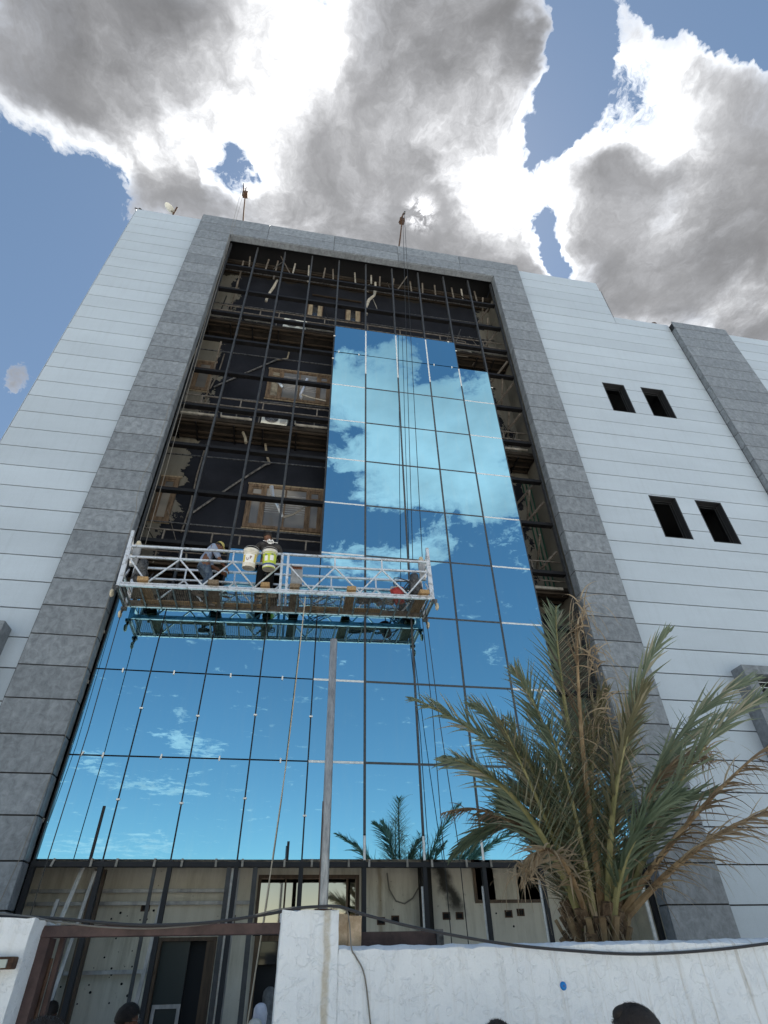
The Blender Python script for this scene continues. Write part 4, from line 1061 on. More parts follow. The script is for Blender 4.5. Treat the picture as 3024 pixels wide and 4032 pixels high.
# dish, bird, roof fitting
t = thing('satellite_dish', 'round pale satellite dish on a short mast at the left roof edge', 'satellite dish', (-1.3, .5, 24.1))
MB().tube([(-1.3, .5, 24.0), (-1.29, .5, 24.75), (-1.24, .45, 25.35)], .035, 8).build('mast', 'rust', t, smooth=True)
Md = Matrix.Translation((-1.47, .38, 24.98)) @ Matrix.Rotation(R(28), 4, 'Y') @ Matrix.Rotation(R(14), 4, 'X')
MB().lathe([(0, .0), (.08, .006), (.16, .026), (.22, .055), (.225, .058), (.22, .062), (.1, .02), (0, .01)], 28, Md).build('reflector', 'dish_white', t, smooth=True)
MB().bar((-1.4, .42, 24.98), (-1.29, .48, 24.9), .03).build('bracket', 'rail_paint', t)
t = MB(); t.ball((0, 0, .09), (.055, .10, .06), 10, Matrix.Rotation(R(35), 3, 'X')); t.ball((0, -.09, .17), (.035, .04, .035), 8); t.bar((0, -.12, .17), (0, -.16, .165), .012); t.bar((0, .08, .04), (0, .2, -.02), .045, .012); t.bar((-.02, 0, 0), (-.02, 0, .05), .008); t.bar((.02, 0, 0), (.02, 0, .05), .008)
o = t.mesh('bird', 'feather_grey', smooth=True); o = link('bird', o, None, (-2.33, .28, TOP + .01)); o.rotation_euler = (0, 0, R(120))
tag(o, 'small dark bird perched on the left corner of the roof', 'bird')
t = thing('roof_lamp', 'small rusty fitting standing on the lower right roof edge', 'roof fitting', (18.02, .4, 21.6))
MB().lathe([(0, 21.55), (.12, 21.55), (.12, 21.72), (.16, 21.74), (.15, 21.84), (.08, 21.92), (0, 21.95)], 14, Matrix.Translation((18.02, .4, 0))).build('hood', 'rust', t, smooth=True)
MB().bar((18.12, .4, 21.8), (18.3, .4, 21.76), .05).build('arm', 'rust', t)

# ---------------------------------------------------------------- yard wall, gate, pole
from mathutils import noise as mn
def rough_block(x0, x1, y0, y1, z0, z1, cell=.05, amp=.006, chamfer=0.0):
    bm_ = bmesh.new(); nx = max(2, int((x1 - x0) / cell)); ny = max(2, int((y1 - y0) / cell)); nz = max(2, int((z1 - z0) / cell))
    nz = min(nz, 44)
    def face(fn, na, nb, flip):
        vs = [[bm_.verts.new(fn(a / na, b / nb)) for b in range(nb + 1)] for a in range(na + 1)]
        for a in range(na):
            for b in range(nb):
                q = [vs[a][b], vs[a + 1][b], vs[a + 1][b + 1], vs[a][b + 1]]
                bm_.faces.new(q[::-1] if flip else q)
    L = lambda a, b, t: a + (b - a) * t
    face(lambda a, b: (L(x0, x1, a), y0, L(z0, z1, b)), nx, nz, False)
    face(lambda a, b: (L(x0, x1, a), y1, L(z0, z1, b)), nx, nz, True)
    face(lambda a, b: (x0, L(y0, y1, a), L(z0, z1, b)), ny, nz, True)
    face(lambda a, b: (x1, L(y0, y1, a), L(z0, z1, b)), ny, nz, False)
    face(lambda a, b: (L(x0, x1, a), L(y0, y1, b), z1), nx, ny, False)
    bmesh.ops.remove_doubles(bm_, verts=bm_.verts, dist=1e-5)
    for v in bm_.verts:
        p = v.co.copy()
        e = 1.0
        if p.z > z1 - 1e-4:
            e = 2.6
            if chamfer and p.y < y0 + 1e-4: v.co.z -= chamfer; 
        d = Vector((mn.noise(p * 9), mn.noise(p * 9 + Vector((5, 5, 5))), mn.noise(p * 9 + Vector((9, 1, 3))))) * amp * e
        d += Vector((0, 0, mn.noise(p * 31) * amp * (1.2 if e > 1 else 0)))
        v.co += d
    me = bpy.data.meshes.new('block'); bm_.to_mesh(me); bm_.free()
    me.polygons.foreach_set('use_smooth', [True] * len(me.polygons))
    me.set_sharp_from_angle(angle=R(38))
    return me
yw = thing('yard_wall', 'whitewashed plaster wall with water stains in front of the palm', 'wall', (5.3, -5.7, 0))
def bpart(name, me, m, parent):
    me.materials.append(MAT[m]); return link(name, me, parent)
bpart('wall', rough_block(5.245, 11.5, -5.7, -5.5, 0, 2.005, .04, .005, .02), 'white_plaster', yw)
bpart('pillar', rough_block(4.855, 5.243, -5.705, -5.33, 0, 2.205, .03, .005), 'white_plaster', yw)
bpart('bare_block', rough_block(5.25, 5.335, -5.46, -5.34, 1.9, 2.195, .02, .006), 'sand_block', yw)
bpart('bare_block', rough_block(5.338, 5.43, -5.47, -5.35, 1.9, 2.185, .02, .006), 'sand_block', yw)
lw = thing('yard_wall', 'whitewashed wall end with a small wall lamp left of the gate opening', 'wall', (3.3, -5.7, 0))
bpart('wall', rough_block(-2.5, 3.30, -5.7, -5.2, 0, 2.175, .05, .006), 'white_plaster', lw)
t = thing('wall_lamp', 'small rusty bulkhead lamp fixed to the left white wall', 'lamp', (3.16, -5.75, 1.96))
MB().box(3.0, 3.285, -5.80, -5.71, 1.925, 1.985).build('housing', 'rust', t, bevel=.006)
MB().box(3.0, 3.255, -5.815, -5.801, 1.932, 1.972).build('lens', 'lamp_lens', t)
# gate head beam, its post, the leaf beyond the pillar
t = thing('gate_frame', 'dark brown steel gate beam spanning the opening between the white walls', 'gate frame', (4.1, -5.42, 0))
MB().box(3.29, 4.86, -5.47, -5.37, 2.085, 2.15).build('beam', 'brown_steel', t, bevel=.004)
MB().box(3.30, 3.36, -5.46, -5.30, 0, 2.084).build('post', 'brown_steel', t)
MB().box(3.38, 3.41, -5.30, -5.24, 0, 2.10).build('post', 'brown_steel', t)
MB().tube([(3.37, -5.33, 1.4), (3.37, -5.33, 1.98)], .012, 8).build('bolt', 'rust', t)
t = thing('steel_screen', 'dark brown steel screen standing just behind the white wall', 'screen', (5.8, -4.95, 0))
MB().box(5.48, 6.12, -4.95, -4.92, .1, 2.11).build('sheet', 'brown_steel', t)
f = frame_rect(5.47, 6.10, .1, 2.055, -4.975, -4.951, .035); f.build('frame', 'brown_steel', t)
MB().box(6.105, 6.16, -4.98, -4.91, .0, 2.12).build('post', 'greasy_metal', t)
t = thing('steel_pole', 'tall galvanised steel pole with open top standing on the white pillar', 'pole', (5.14, -5.6, 2.2))
MB().lathe([(.033, 2.1), (.033, 4.26), (.029, 4.268), (.024, 4.26), (.024, 4.1)], 20, Matrix.Translation((5.14, -5.6, 0))).build('tube', 'galvanised', t, smooth=True)
MB().box(5.08, 5.2, -5.66, -5.54, 2.19, 2.215).build('base_plate', 'rust', t)
MB().tube([(5.106, -5.615, 2.2), (5.105, -5.615, 2.9)], .004, 5).build('weld_seam', 'rust', t)
t = thing('plastic_plug', 'bright blue plastic plug set in the white wall', 'plug', (6.785, -5.707, 1.77))
M_ = Matrix.Translation((6.785, -5.700, 1.77)) @ Matrix.Rotation(R(90), 4, 'X')
MB().lathe([(0, .012), (.012, .014), (.020, .010), (.024, .002)], 18, M_).build('rim', 'blue_plastic', t, smooth=True)
MB().lathe([(0, .0155), (.005, .0155), (.006, .012)], 10, M_).build('pin', 'label_blue', t)
def catenary(pts, k=6):
    out = []; P_ = [Vector(p) for p in pts]
    for i in range(len(P_) - 1):
        a, b = P_[i], P_[i + 1]; c0 = P_[max(i - 1, 0)]; c1 = P_[min(i + 2, len(P_) - 1)]
        for s_ in range(k):
            t = s_ / k
            out.append(.5 * ((2 * a) + (-c0 + b) * t + (2 * c0 - 5 * a + 4 * b - c1) * t * t + (-c0 + 3 * a - 3 * b + c1) * t ** 3))
    out.append(P_[-1]); return out
wire('power_cable', 'thick dark cable draped over the pillar and along the top of the white wall', 'cable',
     catenary([(2.2, -5.35, 2.26), (3.0, -5.4, 2.21), (3.4, -5.45, 2.185), (3.9, -5.50, 2.145), (4.35, -5.55, 2.15), (4.75, -5.60, 2.19), (4.95, -5.7, 2.215), (5.1, -5.73, 2.222), (5.24, -5.73, 2.22), (5.45, -5.75, 2.165), (5.8, -5.78, 2.09), (6.35, -5.76, 2.005), (6.9, -5.74, 1.955), (7.4, -5.73, 1.93), (8.0, -5.73, 1.945), (8.7, -5.73, 1.99), (10, -5.73, 2.05)]), .0095, 'cable_black', n=7)
wire('thin_cable', 'thin grey cable lying along the brown gate beam', 'cable',
     catenary([(2.4, -5.42, 2.25), (3.1, -5.45, 2.21), (3.4, -5.49, 2.165), (3.7, -5.50, 2.135), (4.0, -5.50, 2.125), (4.3, -5.50, 2.14), (4.6, -5.55, 2.175), (4.86, -5.68, 2.215), (5.2, -5.70, 2.228), (5.3, -5.71, 2.19), (5.33, -5.71, 2.0), (5.36, -5.712, 1.95), (5.42, -5.712, 1.85), (5.46, -5.712, 1.6)]), .005, 'cable_grey')

# ---------------------------------------------------------------- date palm
FRONDS = [((7.34, -4.3, 3.44), (6.18, -4.0, 4.37), 'g', 1.0), ((7.67, -4.4, 3.71), (7.36, -4.4, 4.63), 'g', 1.0), ((7.84, -4.6, 4.06), (7.91, -4.8, 5.29), 'g', 1.1), ((7.79, -4.9, 3.7), (7.9, -5.25, 4.95), 'b', 1.0), ((8.61, -4.5, 3.99), (9.53, -4.6, 5.17), 'g', 0.9), ((7.95, -5.1, 3.26), (8.38, -5.4, 4.06), 'o', 1.0), ((9.29, -4.3, 3.87), (10.95, -4.2, 4.77), 'g', 1.0), ((9.16, -4.6, 3.54), (10.48, -4.8, 4.34), 'g', 1.0), ((8.8, -4.8, 2.96), (10.13, -5.1, 3.82), 'b', 0.8), ((8.85, -4.9, 2.77), (9.85, -5.2, 3.05), 's', 0.9), ((8.65, -4.5, 3.27), (9.52, -4.5, 3.71), 'b', 0.5), ((7.37, -4.4, 2.83), (6.39, -4.3, 3.18), 'b', 0.6), ((7.33, -4.1, 2.99), (6.56, -3.9, 2.74), 'd', 0.8), ((7.59, -3.9, 3.68), (7.04, -3.6, 4.48), 'g', 0.9), ((7.23, -5.0, 2.64), (6.83, -5.1, 2.48), 's', 0.6), ((8.66, -4.3, 2.97), (9.7, -4.2, 3.36), 'd', 0.8), ((7.97, -4.6, 3.41), (8.34, -4.7, 4.28), 'o', 1.0), ((8.22, -4.4, 3.21), (8.96, -4.2, 4.25), 'g', 0.9), ((7.58, -4.8, 3.12), (7.43, -4.9, 3.81), 'g', 0.9), ((7.46, -4.7, 3.18), (6.76, -4.8, 3.69), 'g', 0.9), ((8.11, -4.0, 3.17), (8.29, -4.2, 4.38), 'g', 1.0), ((9.17, -4.0, 3.58), (11.01, -3.4, 4.62), 'g', 0.9), ((7.03, -4.9, 3.02), (6.2, -5.2, 3.37), 'g', 0.8), ((7.96, -5.0, 2.7), (8.48, -5.3, 3.09), 'd', 0.7), ((8.27, -3.9, 2.94), (9.35, -3.0, 4.0), 'd', 0.9), ((7.96, -3.9, 2.89), (8.06, -3.1, 3.78), 'd', 0.9)]

pt = thing('date_palm', 'young date palm with green and dead brown fronds behind the white wall', 'palm tree', (7.69, -4.52, .1))
PB = Vector((7.69, -4.52, 2.0))
rp = random.Random(21)
tk = MB(); tk.lathe([(.20, .1), (.24, .5), (.23, 1.2), (.25, 1.8), (.20, 2.15), (.08, 2.4)], 18, Matrix.Translation((7.69, -4.52, 0)))
for k in range(150):
    z = .2 + k * .0135; a = k * 2.39996; r_ = .21
    c = Vector((7.69 + r_ * math.cos(a), -4.52 + r_ * math.sin(a), z)); o_ = Vector((math.cos(a), math.sin(a), 0))
    tk.bar(c, c + o_ * .07 + Vector((0, 0, .13)), .10, .035, (math.cos(a), math.sin(a), .5))
trunk = tk.build('trunk', 'palm_trunk', pt)
fib = MB()
for k in range(420):
    a = rp.uniform(0, 6.283); z = rp.uniform(1.7, 2.45); r_ = .17 + rp.uniform(0, .10)
    c = Vector((7.69 + r_ * math.cos(a), -4.52 + r_ * math.sin(a), z))
    e = c + Vector((math.cos(a) * rp.uniform(.0, .16), math.sin(a) * rp.uniform(0, .16), rp.uniform(-.28, .2)))
    w_ = Vector((-math.sin(a), math.cos(a), 0)) * rp.uniform(.004, .012)
    fib.add([c - w_, c + w_, e], [(0, 1, 2)])
tag(fib.build('fibre', 'leaf_straw', trunk), kind='stuff')
KIND = {'g': ('leaf_green', 'rachis_green'), 'o': ('leaf_olive', 'rachis_green'), 'd': ('leaf_deep', 'rachis_green'), 'b': ('leaf_brown', 'rachis_brown'), 's': ('leaf_straw', 'rachis_brown')}
def frond(mid, tip, kind, wgt, base=None):
    mid, tip = Vector(mid), Vector(tip)
    dirh = Vector((mid.x - PB.x, mid.y - PB.y, 0)); dirh = dirh.normalized() if dirh.length > .01 else Vector((0, 1, 0))
    b0 = PB + dirh * .13 + Vector((0, 0, rp.uniform(-.1, .12)))
    N = 40; pts = []
    ctrl = 2 * mid - (b0 + tip) * .5          # quadratic through the middle point
    for i in range(N + 1):
        t = i / N; pts.append(b0 * (1 - t) ** 2 + ctrl * 2 * t * (1 - t) + tip * t * t)
    if kind in 'bs':                           # dead fronds hang over at the end
        for i in range(N + 1):
            t = i / N
            if t > .82: pts[i] = pts[i] + Vector((0, 0, -(t - .82) ** 2 * 3.2 * (.5 if wgt > .9 else 1)))
    L = sum((pts[i + 1] - pts[i]).length for i in range(N))
    lm, rm = KIND[kind]
    rach = MB().tube(pts, [.034 * (1 - i / N) ** .8 * (1.0 if L > 1.5 else .75) + .0035 for i in range(N + 1)], 6)
    fr = rach.build('frond', rm, pt, smooth=True)
    m = MB(); n = int((68 if L > 1.6 else 48) * (1.0 if kind not in 'bs' else .85))
    ll0 = (.56 if L > 1.6 else .42) * min(1, .55 + wgt * .45)
    for s_ in (-1, 1):
        for k in range(n):
            t = .20 + .795 * (k + rp.uniform(-.35, .35)) / n
            t = min(max(t, .16), .995)
            f = t * N; i = min(int(f), N - 1); p = pts[i].lerp(pts[i + 1], f - i)
            d = (pts[i + 1] - pts[i]).normalized()
            upv = Vector((0, 0, 1)) - d * d.z
            if upv.length < .25: upv = Vector((0, -1, 0)) - d * (-d.y)
            upv.normalize(); side = d.cross(upv).normalized() * s_
            grp = rp.choice([-.25, .1, .45])           # leaflets leave in several planes
            ll = ll0 * (math.sin(math.pi * min(1, (t - .12) / .9 * .80 + .18)) ** .7) * rp.uniform(.8, 1.12)
            if t > .93: ll *= .75
            fw = .55 + .75 * t
            if kind in 'bs':
                v0 = (d * fw * .7 + side * rp.uniform(.4, 1.0) + upv * rp.uniform(-.5, .5) + Vector((rp.uniform(-.3, .3), rp.uniform(-.3, .3), rp.uniform(-.5, .3)))).normalized()
                droop = rp.uniform(.2, 1.5)
            else:
                v0 = (d * fw + side * .85 + upv * (grp + .15) + Vector((rp.uniform(-.1, .1), rp.uniform(-.1, .1), rp.uniform(-.1, .1)))).normalized()
                droop = rp.uniform(.05, .6)
            w_ = rp.uniform(.013, .021) * (1 if kind not in 'bs' else .62)
            wd = v0.cross(d); wd = wd.normalized() if wd.length > .05 else upv
            fold = v0.cross(wd).normalized()
            prev = None; q = p.copy(); v = v0.copy(); vs = []
            segs = 4
            for j in range(segs + 1):
                u = j / segs; ww = w_ * (.55 + 1.3 * u if u < .35 else 1.0 * (1 - u) ** .75 + .02)
                vs += [q - wd * ww + fold * ww * .35, q, q + wd * ww + fold * ww * .35]
                v = (v + Vector((0, 0, -droop / segs))).normalized(); q = q + v * ll / segs
            fs = []
            for j in range(segs):
                a = j * 3; fs += [(a, a + 1, a + 4, a + 3), (a + 1, a + 2, a + 5, a + 4)]
            m.add(vs, fs)
    tag(m.build('leaflets', lm, fr), kind='stuff')
for (a, b, k, wg) in FRONDS: frond(a, b, k, wg)
# long dead leaflets curling down in front of the crown
def ribbon(p, v, ll, droop, w_, m):
    p = Vector(p); v = Vector(v).normalized(); wd = v.cross(Vector((0, 1, .2))).normalized(); vs = []; n = 8
    for j in range(n + 1):
        ww = w_ * (1 - (j / n) ** 2 * .85)
        vs += [p - wd * ww, p + wd * ww + Vector((0, .004, 0))]
        v = (v + Vector((0, 0, -droop / n))).normalized(); p = p + v * ll / n
    m.add(vs, [(2 * j, 2 * j + 1, 2 * j + 3, 2 * j + 2) for j in range(n)])
rb = MB()
for (c_, n_, sp, zr_) in (((7.97, -5.22, 4.75), 46, .12, .45), ((8.02, -5.15, 4.2), 40, .14, .4), ((8.05, -5.0, 3.6), 30, .16, .35), ((9.45, -4.55, 3.65), 34, .10, .1), ((6.9, -5.05, 2.5), 26, .16, .08), ((7.9, -4.9, 3.0), 24, .3, .6), ((10.0, -5.1, 3.2), 20, .3, .2)):
    for _ in range(n_):
        a = rp.uniform(0, 6.283)
        ribbon((c_[0] + rp.uniform(-sp, sp) * .4, c_[1] + rp.uniform(-.05, .05), c_[2] + rp.uniform(-zr_, zr_)), (math.cos(a) * rp.uniform(.3, 1), math.sin(a) * .6, rp.uniform(-.1, 1.1)), rp.uniform(.2, .55), rp.uniform(1.2, 4.5), rp.uniform(.0035, .0085), rb)
tag(rb.build('dead_leaflets', 'leaf_straw', pt), kind='stuff')
# fronds on the far sides, seen between the near ones and in the glass
for k in range(6):
    a = rp.uniform(.2, 2.9) if k < 4 else rp.uniform(-2.6, -.6); hl_ = rp.uniform(.5, .9)
    mid = PB + Vector((math.cos(a) * hl_ * .55, math.sin(a) * hl_ * .5, rp.uniform(.6, 1.1)))
    tip = PB + Vector((math.cos(a) * hl_ * 1.3, math.sin(a) * hl_ * 1.1, rp.uniform(.9, 1.9)))
    frond(mid, tip, rp.choice('ggdo'), .8)
# old frond stubs round the foot of the crown
for k in range(14):
    a = k * .449 + rp.uniform(-.1, .1); c = PB + Vector((math.cos(a) * .17, math.sin(a) * .17, -.15))
    MB().bar(c, c + Vector((math.cos(a) * .16, math.sin(a) * .16, rp.uniform(.2, .38))), .05, .03, (math.cos(a), math.sin(a), 0)).build('frond_stub', 'rachis_brown', pt)
# house across the road, mirrored in the ground-floor window
t = thing('house', 'low sand-coloured house across the road, seen only as a reflection', 'house', (12, -42, 0))
MB().box(6, 14, -50, -42, 0, 5.2).build('wall', 'sandstone_house', t); MB().box(14.01, 22, -49, -41, 0, 3.9).build('wall', 'sandstone_house', t)
for x in (7.2, 9.6, 12.0, 15.5, 18.5): MB().box(x, x + 1.1, -40.98 if x > 14 else -41.98, -40.9 if x > 14 else -41.9, 1.2, 2.6).build('window', 'dark_glass', t)

# ---------------------------------------------------------------- people
def skin_mesh(name, verts, edges, root, m, sub=1, smooth=True):
    me = bpy.data.meshes.new('tmp'); me.from_pydata([v[0] for v in verts], [], [])
    me.clear_geometry()
    me.from_pydata([v[0] for v in verts], edges, [])
    o = bpy.data.objects.new('tmp', me); col.objects.link(o)
    o.modifiers.new('s', 'SKIN')
    sv = me.skin_vertices[0].data
    for i, v in enumerate(verts):
        r_ = v[1]; sv[i].radius = r_ if isinstance(r_, tuple) else (r_, r_); sv[i].use_root = (i == root)
    ss = o.modifiers.new('u', 'SUBSURF'); ss.levels = ss.render_levels = sub
    dg = bpy.context.evaluated_depsgraph_get()
    out_ = bpy.data.meshes.new_from_object(o.evaluated_get(dg)); out_.name = name
    bpy.data.objects.remove(o); bpy.data.meshes.remove(me)
    out_.materials.clear(); out_.materials.append(MAT[m])
    out_.polygons.foreach_set('use_smooth', [True] * len(out_.polygons))
    return out_
def person(label, J, loc, yaw, top, legs, hair=None, head_tilt=(0, 0, 0), extra=None, sleeve=True, robe=False, shoe='shoe', group=None):
    """J: joints in the person's own space, x right, y forward, z up"""
    t = thing('person', label, 'person', loc, group); del t['_abs']
    t.rotation_euler = (0, 0, yaw)
    V = []; E = []
    def v(p, r): V.append((Vector(p), r)); return len(V) - 1
    j = {k: Vector(p) for k, p in J.items()}
    pel = v(j['pelvis'], (.135, .10)); spi = v(j['pelvis'].lerp(j['chest'], .5), (.125, .095)); ch = v(j['chest'], (.150, .105)); nk = v(j['neck'], .052)
    hb = v(j['neck'].lerp(j['head'], .55), .05)
    E += [(pel, spi), (spi, ch), (ch, nk), (nk, hb)]
    for s in 'lr':
        sg = -1 if s == 'l' else 1
        sh = v(j['sh' + s], .062); el = v(j['el' + s], .042); wr = v(j['wr' + s], (.032, .024))
        E += [(ch, sh), (sh, el), (el, wr)]
        hd = (j['wr' + s] - j['el' + s]).normalized()
        pm_ = v(j['wr' + s] + hd * .055, (.040, .018)); E.append((wr, pm_))
        sd_ = hd.cross(Vector((0, 1, 0))); sd_ = sd_.normalized() if sd_.length > .1 else Vector((1, 0, 0))
        nn_ = hd.cross(sd_)
        for q, (o_, ln) in enumerate(((-.030, .062), (-.010, .074), (.010, .070), (.029, .055))):
            a0 = j['wr' + s] + hd * .085 + sd_ * o_
            k1 = v(a0, .0095); k2 = v(a0 + hd * ln * .5 + nn_ * .008, .0085); k3 = v(a0 + hd * ln * .9 + nn_ * .030, .0075)
            E += [(pm_, k1), (k1, k2), (k2, k3)]
        a0 = j['wr' + s] + hd * .03 - sd_ * .035
        k1 = v(a0, .011); k2 = v(a0 + hd * .035 - sd_ * .018 + nn_ * .01, .0095); E += [(wr, k1), (k1, k2)]
        hp = v(j['hip' + s], .088); kn = v(j['kn' + s], .056); an = v(j['an' + s], .040); to = v(j['an' + s] + (j['toe' + s] if 'toe' + s in j else Vector((0, .17, -.05))), .032)
        E += [(pel, hp), (hp, kn), (kn, an), (an, to)]
    me = skin_mesh('body', V, E, pel, 'skin')
    o = link('body', me); 
    # head joined to the same body mesh
    hm = MB(); c = j['head']; Hm = Euler(head_tilt).to_matrix()
    hm.ball((0, 0, .02), (.076, .096, .105), 16); hm.ball((0, .018, -.045), (.058, .072, .075), 14)
    hm.add([(-.012, .088, .02), (.012, .088, .02), (.017, .092, -.03), (-.017, .092, -.03), (0, .117, -.024)], [(0, 1, 4), (1, 2, 4), (2, 3, 4), (3, 0, 4)])
    for sx in (-1, 1):
        hm.ball((sx * .078, -.004, -.005), (.010, .020, .032), 8); hm.ball((sx * .030, .082, .018), (.013, .012, .009), 8)
    hm.ball((0, .083, -.062), (.026, .010, .008), 8); hm.ball((0, 0, -.10), (.05, .05, .07), 10)
    base_n = len(hm.f)
    hm.v = [tuple(c + Hm @ Vector(p)) for p in hm.v]
    h2 = hm.mesh('body', 'skin', smooth=True)
    b = bmesh.new(); b.from_mesh(o.data); b.from_mesh(h2); b.to_mesh(o.data); b.free(); bpy.data.meshes.remove(h2)
    o.data.polygons.foreach_set('use_smooth', [True] * len(o.data.polygons)); o.parent = t
    # clothes
    V, E = [], []
    a = v(j['pelvis'] + Vector((0, 0, -.07)), (.170, .138)); b_ = v(j['pelvis'].lerp(j['chest'], .5), (.150, .118)); c_ = v(j['chest'], (.172, .125)); d_ = v(j['neck'] + (j['chest'] - j['neck']) * .18, .066)
    E += [(a, b_), (b_, c_), (c_, d_)]
    for s in 'lr':
        s0 = v(j['sh' + s], .080); s1 = v(j['sh' + s].lerp(j['el' + s], .55), .068); E += [(c_, s0), (s0, s1)]
        if sleeve: s2 = v(j['el' + s].lerp(j['wr' + s], .1), .058); E.append((s1, s2))
    cl = skin_mesh('shirt', V, E, a, top); o = link('shirt', cl); o.parent = t
    if robe:
        m = MB(); p0 = j['pelvis']
        m.lathe([(.175, .10), (.19, 0), (.21, -.35), (.235, -.86)], 20, Matrix.Translation(p0)); o = m.build('robe_skirt', legs, smooth=True); o.parent = t
    else:
        V, E = [], []
        a = v(j['pelvis'] + Vector((0, 0, .05)), (.150, .118)); m0 = v(j['pelvis'], (.155, .12)); E.append((a, m0))
        for s in 'lr':
            h_ = v(j['hip' + s], .106); k_ = v(j['kn' + s], .078); n_ = v(j['kn' + s].lerp(j['an' + s], .93), .066); E += [(m0, h_), (h_, k_), (k_, n_)]
        o = link('trousers', skin_mesh('trousers', V, E, m0, legs)); o.parent = t
    for s in 'lr':
        m = MB(); an = j['an' + s]; tv = (j['toe' + s] if 'toe' + s in j else Vector((0, .17, -.05)))
        m.tube([an + Vector((0, 0, .0)) - tv * .3 + Vector((0, 0, -.05)), an + tv * .4 + Vector((0, 0, -.035)), an + tv * 1.1 + Vector((0, 0, -.02))], [.052, .056, .040], 10)
        o = m.build('shoe', shoe, smooth=True); o.parent = t
    if hair: hair(t, c, Hm)
    if extra: extra(t, c, Hm, j)
    return t
STAND = dict(pelvis=(0, 0, .95), chest=(0, 0, 1.30), neck=(0, -.01, 1.50), head=(0, .02, 1.655),
             shl=(-.19, 0, 1.42), shr=(.19, 0, 1.42), ell=(-.25, -.02, 1.13), elr=(.25, -.02, 1.13), wrl=(-.25, .08, .90), wrr=(.25, .08, .90),
             hipl=(-.095, 0, .90), hipr=(.095, 0, .90), knl=(-.10, .02, .50), knr=(.10, .02, .50), anl=(-.10, 0, .08), anr=(.10, 0, .08))
def hair_fn(kind='short', seed=1):
    def fn(t, c, Hm):
        rr = random.Random(seed); m = MB()
        def surf(d):   # radius of the hair shell in direction d
            r_ = Vector((d.x * .086, d.y * .106, d.z * .118)).length
            if kind == 'quiff': r_ *= 1 + .04 * max(0, d.z) + .12 * max(0, d.z) * max(0, d.y)
            if kind == 'curly': r_ *= 1.10
            if kind == 'bun': r_ *= 1.08
            return r_
        n, k = 28, 16; vs = []; fs = []
        for i in range(k + 1):
            th = math.pi * i / k * .62
            for q in range(n):
                ph = 2 * math.pi * q / n; d = Vector((math.sin(th) * math.cos(ph), math.sin(th) * math.sin(ph), math.cos(th)))
                low = 1 - .10 * max(0, i - k + 2)
                p = d * surf(d) * (1 + .035 * mn.noise(d * 7 + Vector((seed, 0, 0)))) * low
                if d.y > .35 and d.z < .45: p = p * .86
                vs.append(c + Hm @ (p + Vector((0, -.006, .018))))
        for i in range(k):
            for q in range(n): fs.append((i * n + q, i * n + (q + 1) % n, (i + 1) * n + (q + 1) % n, (i + 1) * n + q))
        m.add(vs, fs)
        if kind == 'quiff':       # the long top is combed over in one roll
            m.ball(c + Hm @ Vector((-.01, .045, .095)), (.062, .045, .034), 16, Hm @ Euler((R(-20), R(10), 0)).to_matrix())
        ns = 2600 if kind == 'curly' else 1500
        for _ in range(ns):
            th = math.acos(1 - rr.random() * 1.15) if kind != 'short' else math.acos(1 - rr.random() * 1.1); ph = rr.uniform(0, 6.283)
            d = Vector((math.sin(th) * math.cos(ph), math.sin(th) * math.sin(ph), math.cos(th)))
            if d.y > .4 and d.z < .4: continue
            p = d * surf(d) * .99 + Vector((0, -.006, .018))
            if kind == 'curly': g_ = (d + Vector((rr.uniform(-1, 1), rr.uniform(-1, 1), rr.uniform(-1, 1))) * .9).normalized(); ln = rr.uniform(.008, .02)
            elif kind == 'quiff': g_ = (Vector((.5, .9, .1)) - d * Vector((.5, .9, .1)).dot(d) * .85 + d * .12).normalized(); ln = rr.uniform(.02, .05)
            else: g_ = (Vector((rr.uniform(-.4, .4), .6, rr.uniform(-.3, .3))) + d * .35).normalized(); ln = rr.uniform(.01, .025)
            w_ = g_.cross(d); w_ = w_.normalized() * .0012 if w_.length > .05 else Vector((.0012, 0, 0))
            e = p + g_ * ln
            if kind == 'curly': e = e + Vector((rr.uniform(-1, 1), rr.uniform(-1, 1), rr.uniform(-1, 1))) * .004
            m.add([c + Hm @ (p - w_), c + Hm @ (p + w_), c + Hm @ e], [(0, 1, 2)])
        o = m.build('hair', 'hair', smooth=True); o.parent = t
    return fn
def scarf_fn(m_, lift=1.0):
    def fn(t, c, Hm):
        m = MB()
        M_ = Matrix.Translation(c) @ Hm.to_4x4()
        m.lathe([(.0, .145), (.035, .142), (.068, .122), (.090, .085), (.099, .03), (.098, -.04), (.090, -.10), (.088, -.15), (.11, -.20), (.19, -.27), (.215, -.33)], 24, M_)
        m.v = [tuple(Vector(p) + Vector((mn.noise(Vector(p) * 14), mn.noise(Vector(p) * 14 + Vector((4, 4, 4))), 0)) * .012) for p in m.v]
        o = m.build('headscarf', m_, smooth=True); o.parent = t
    return fn
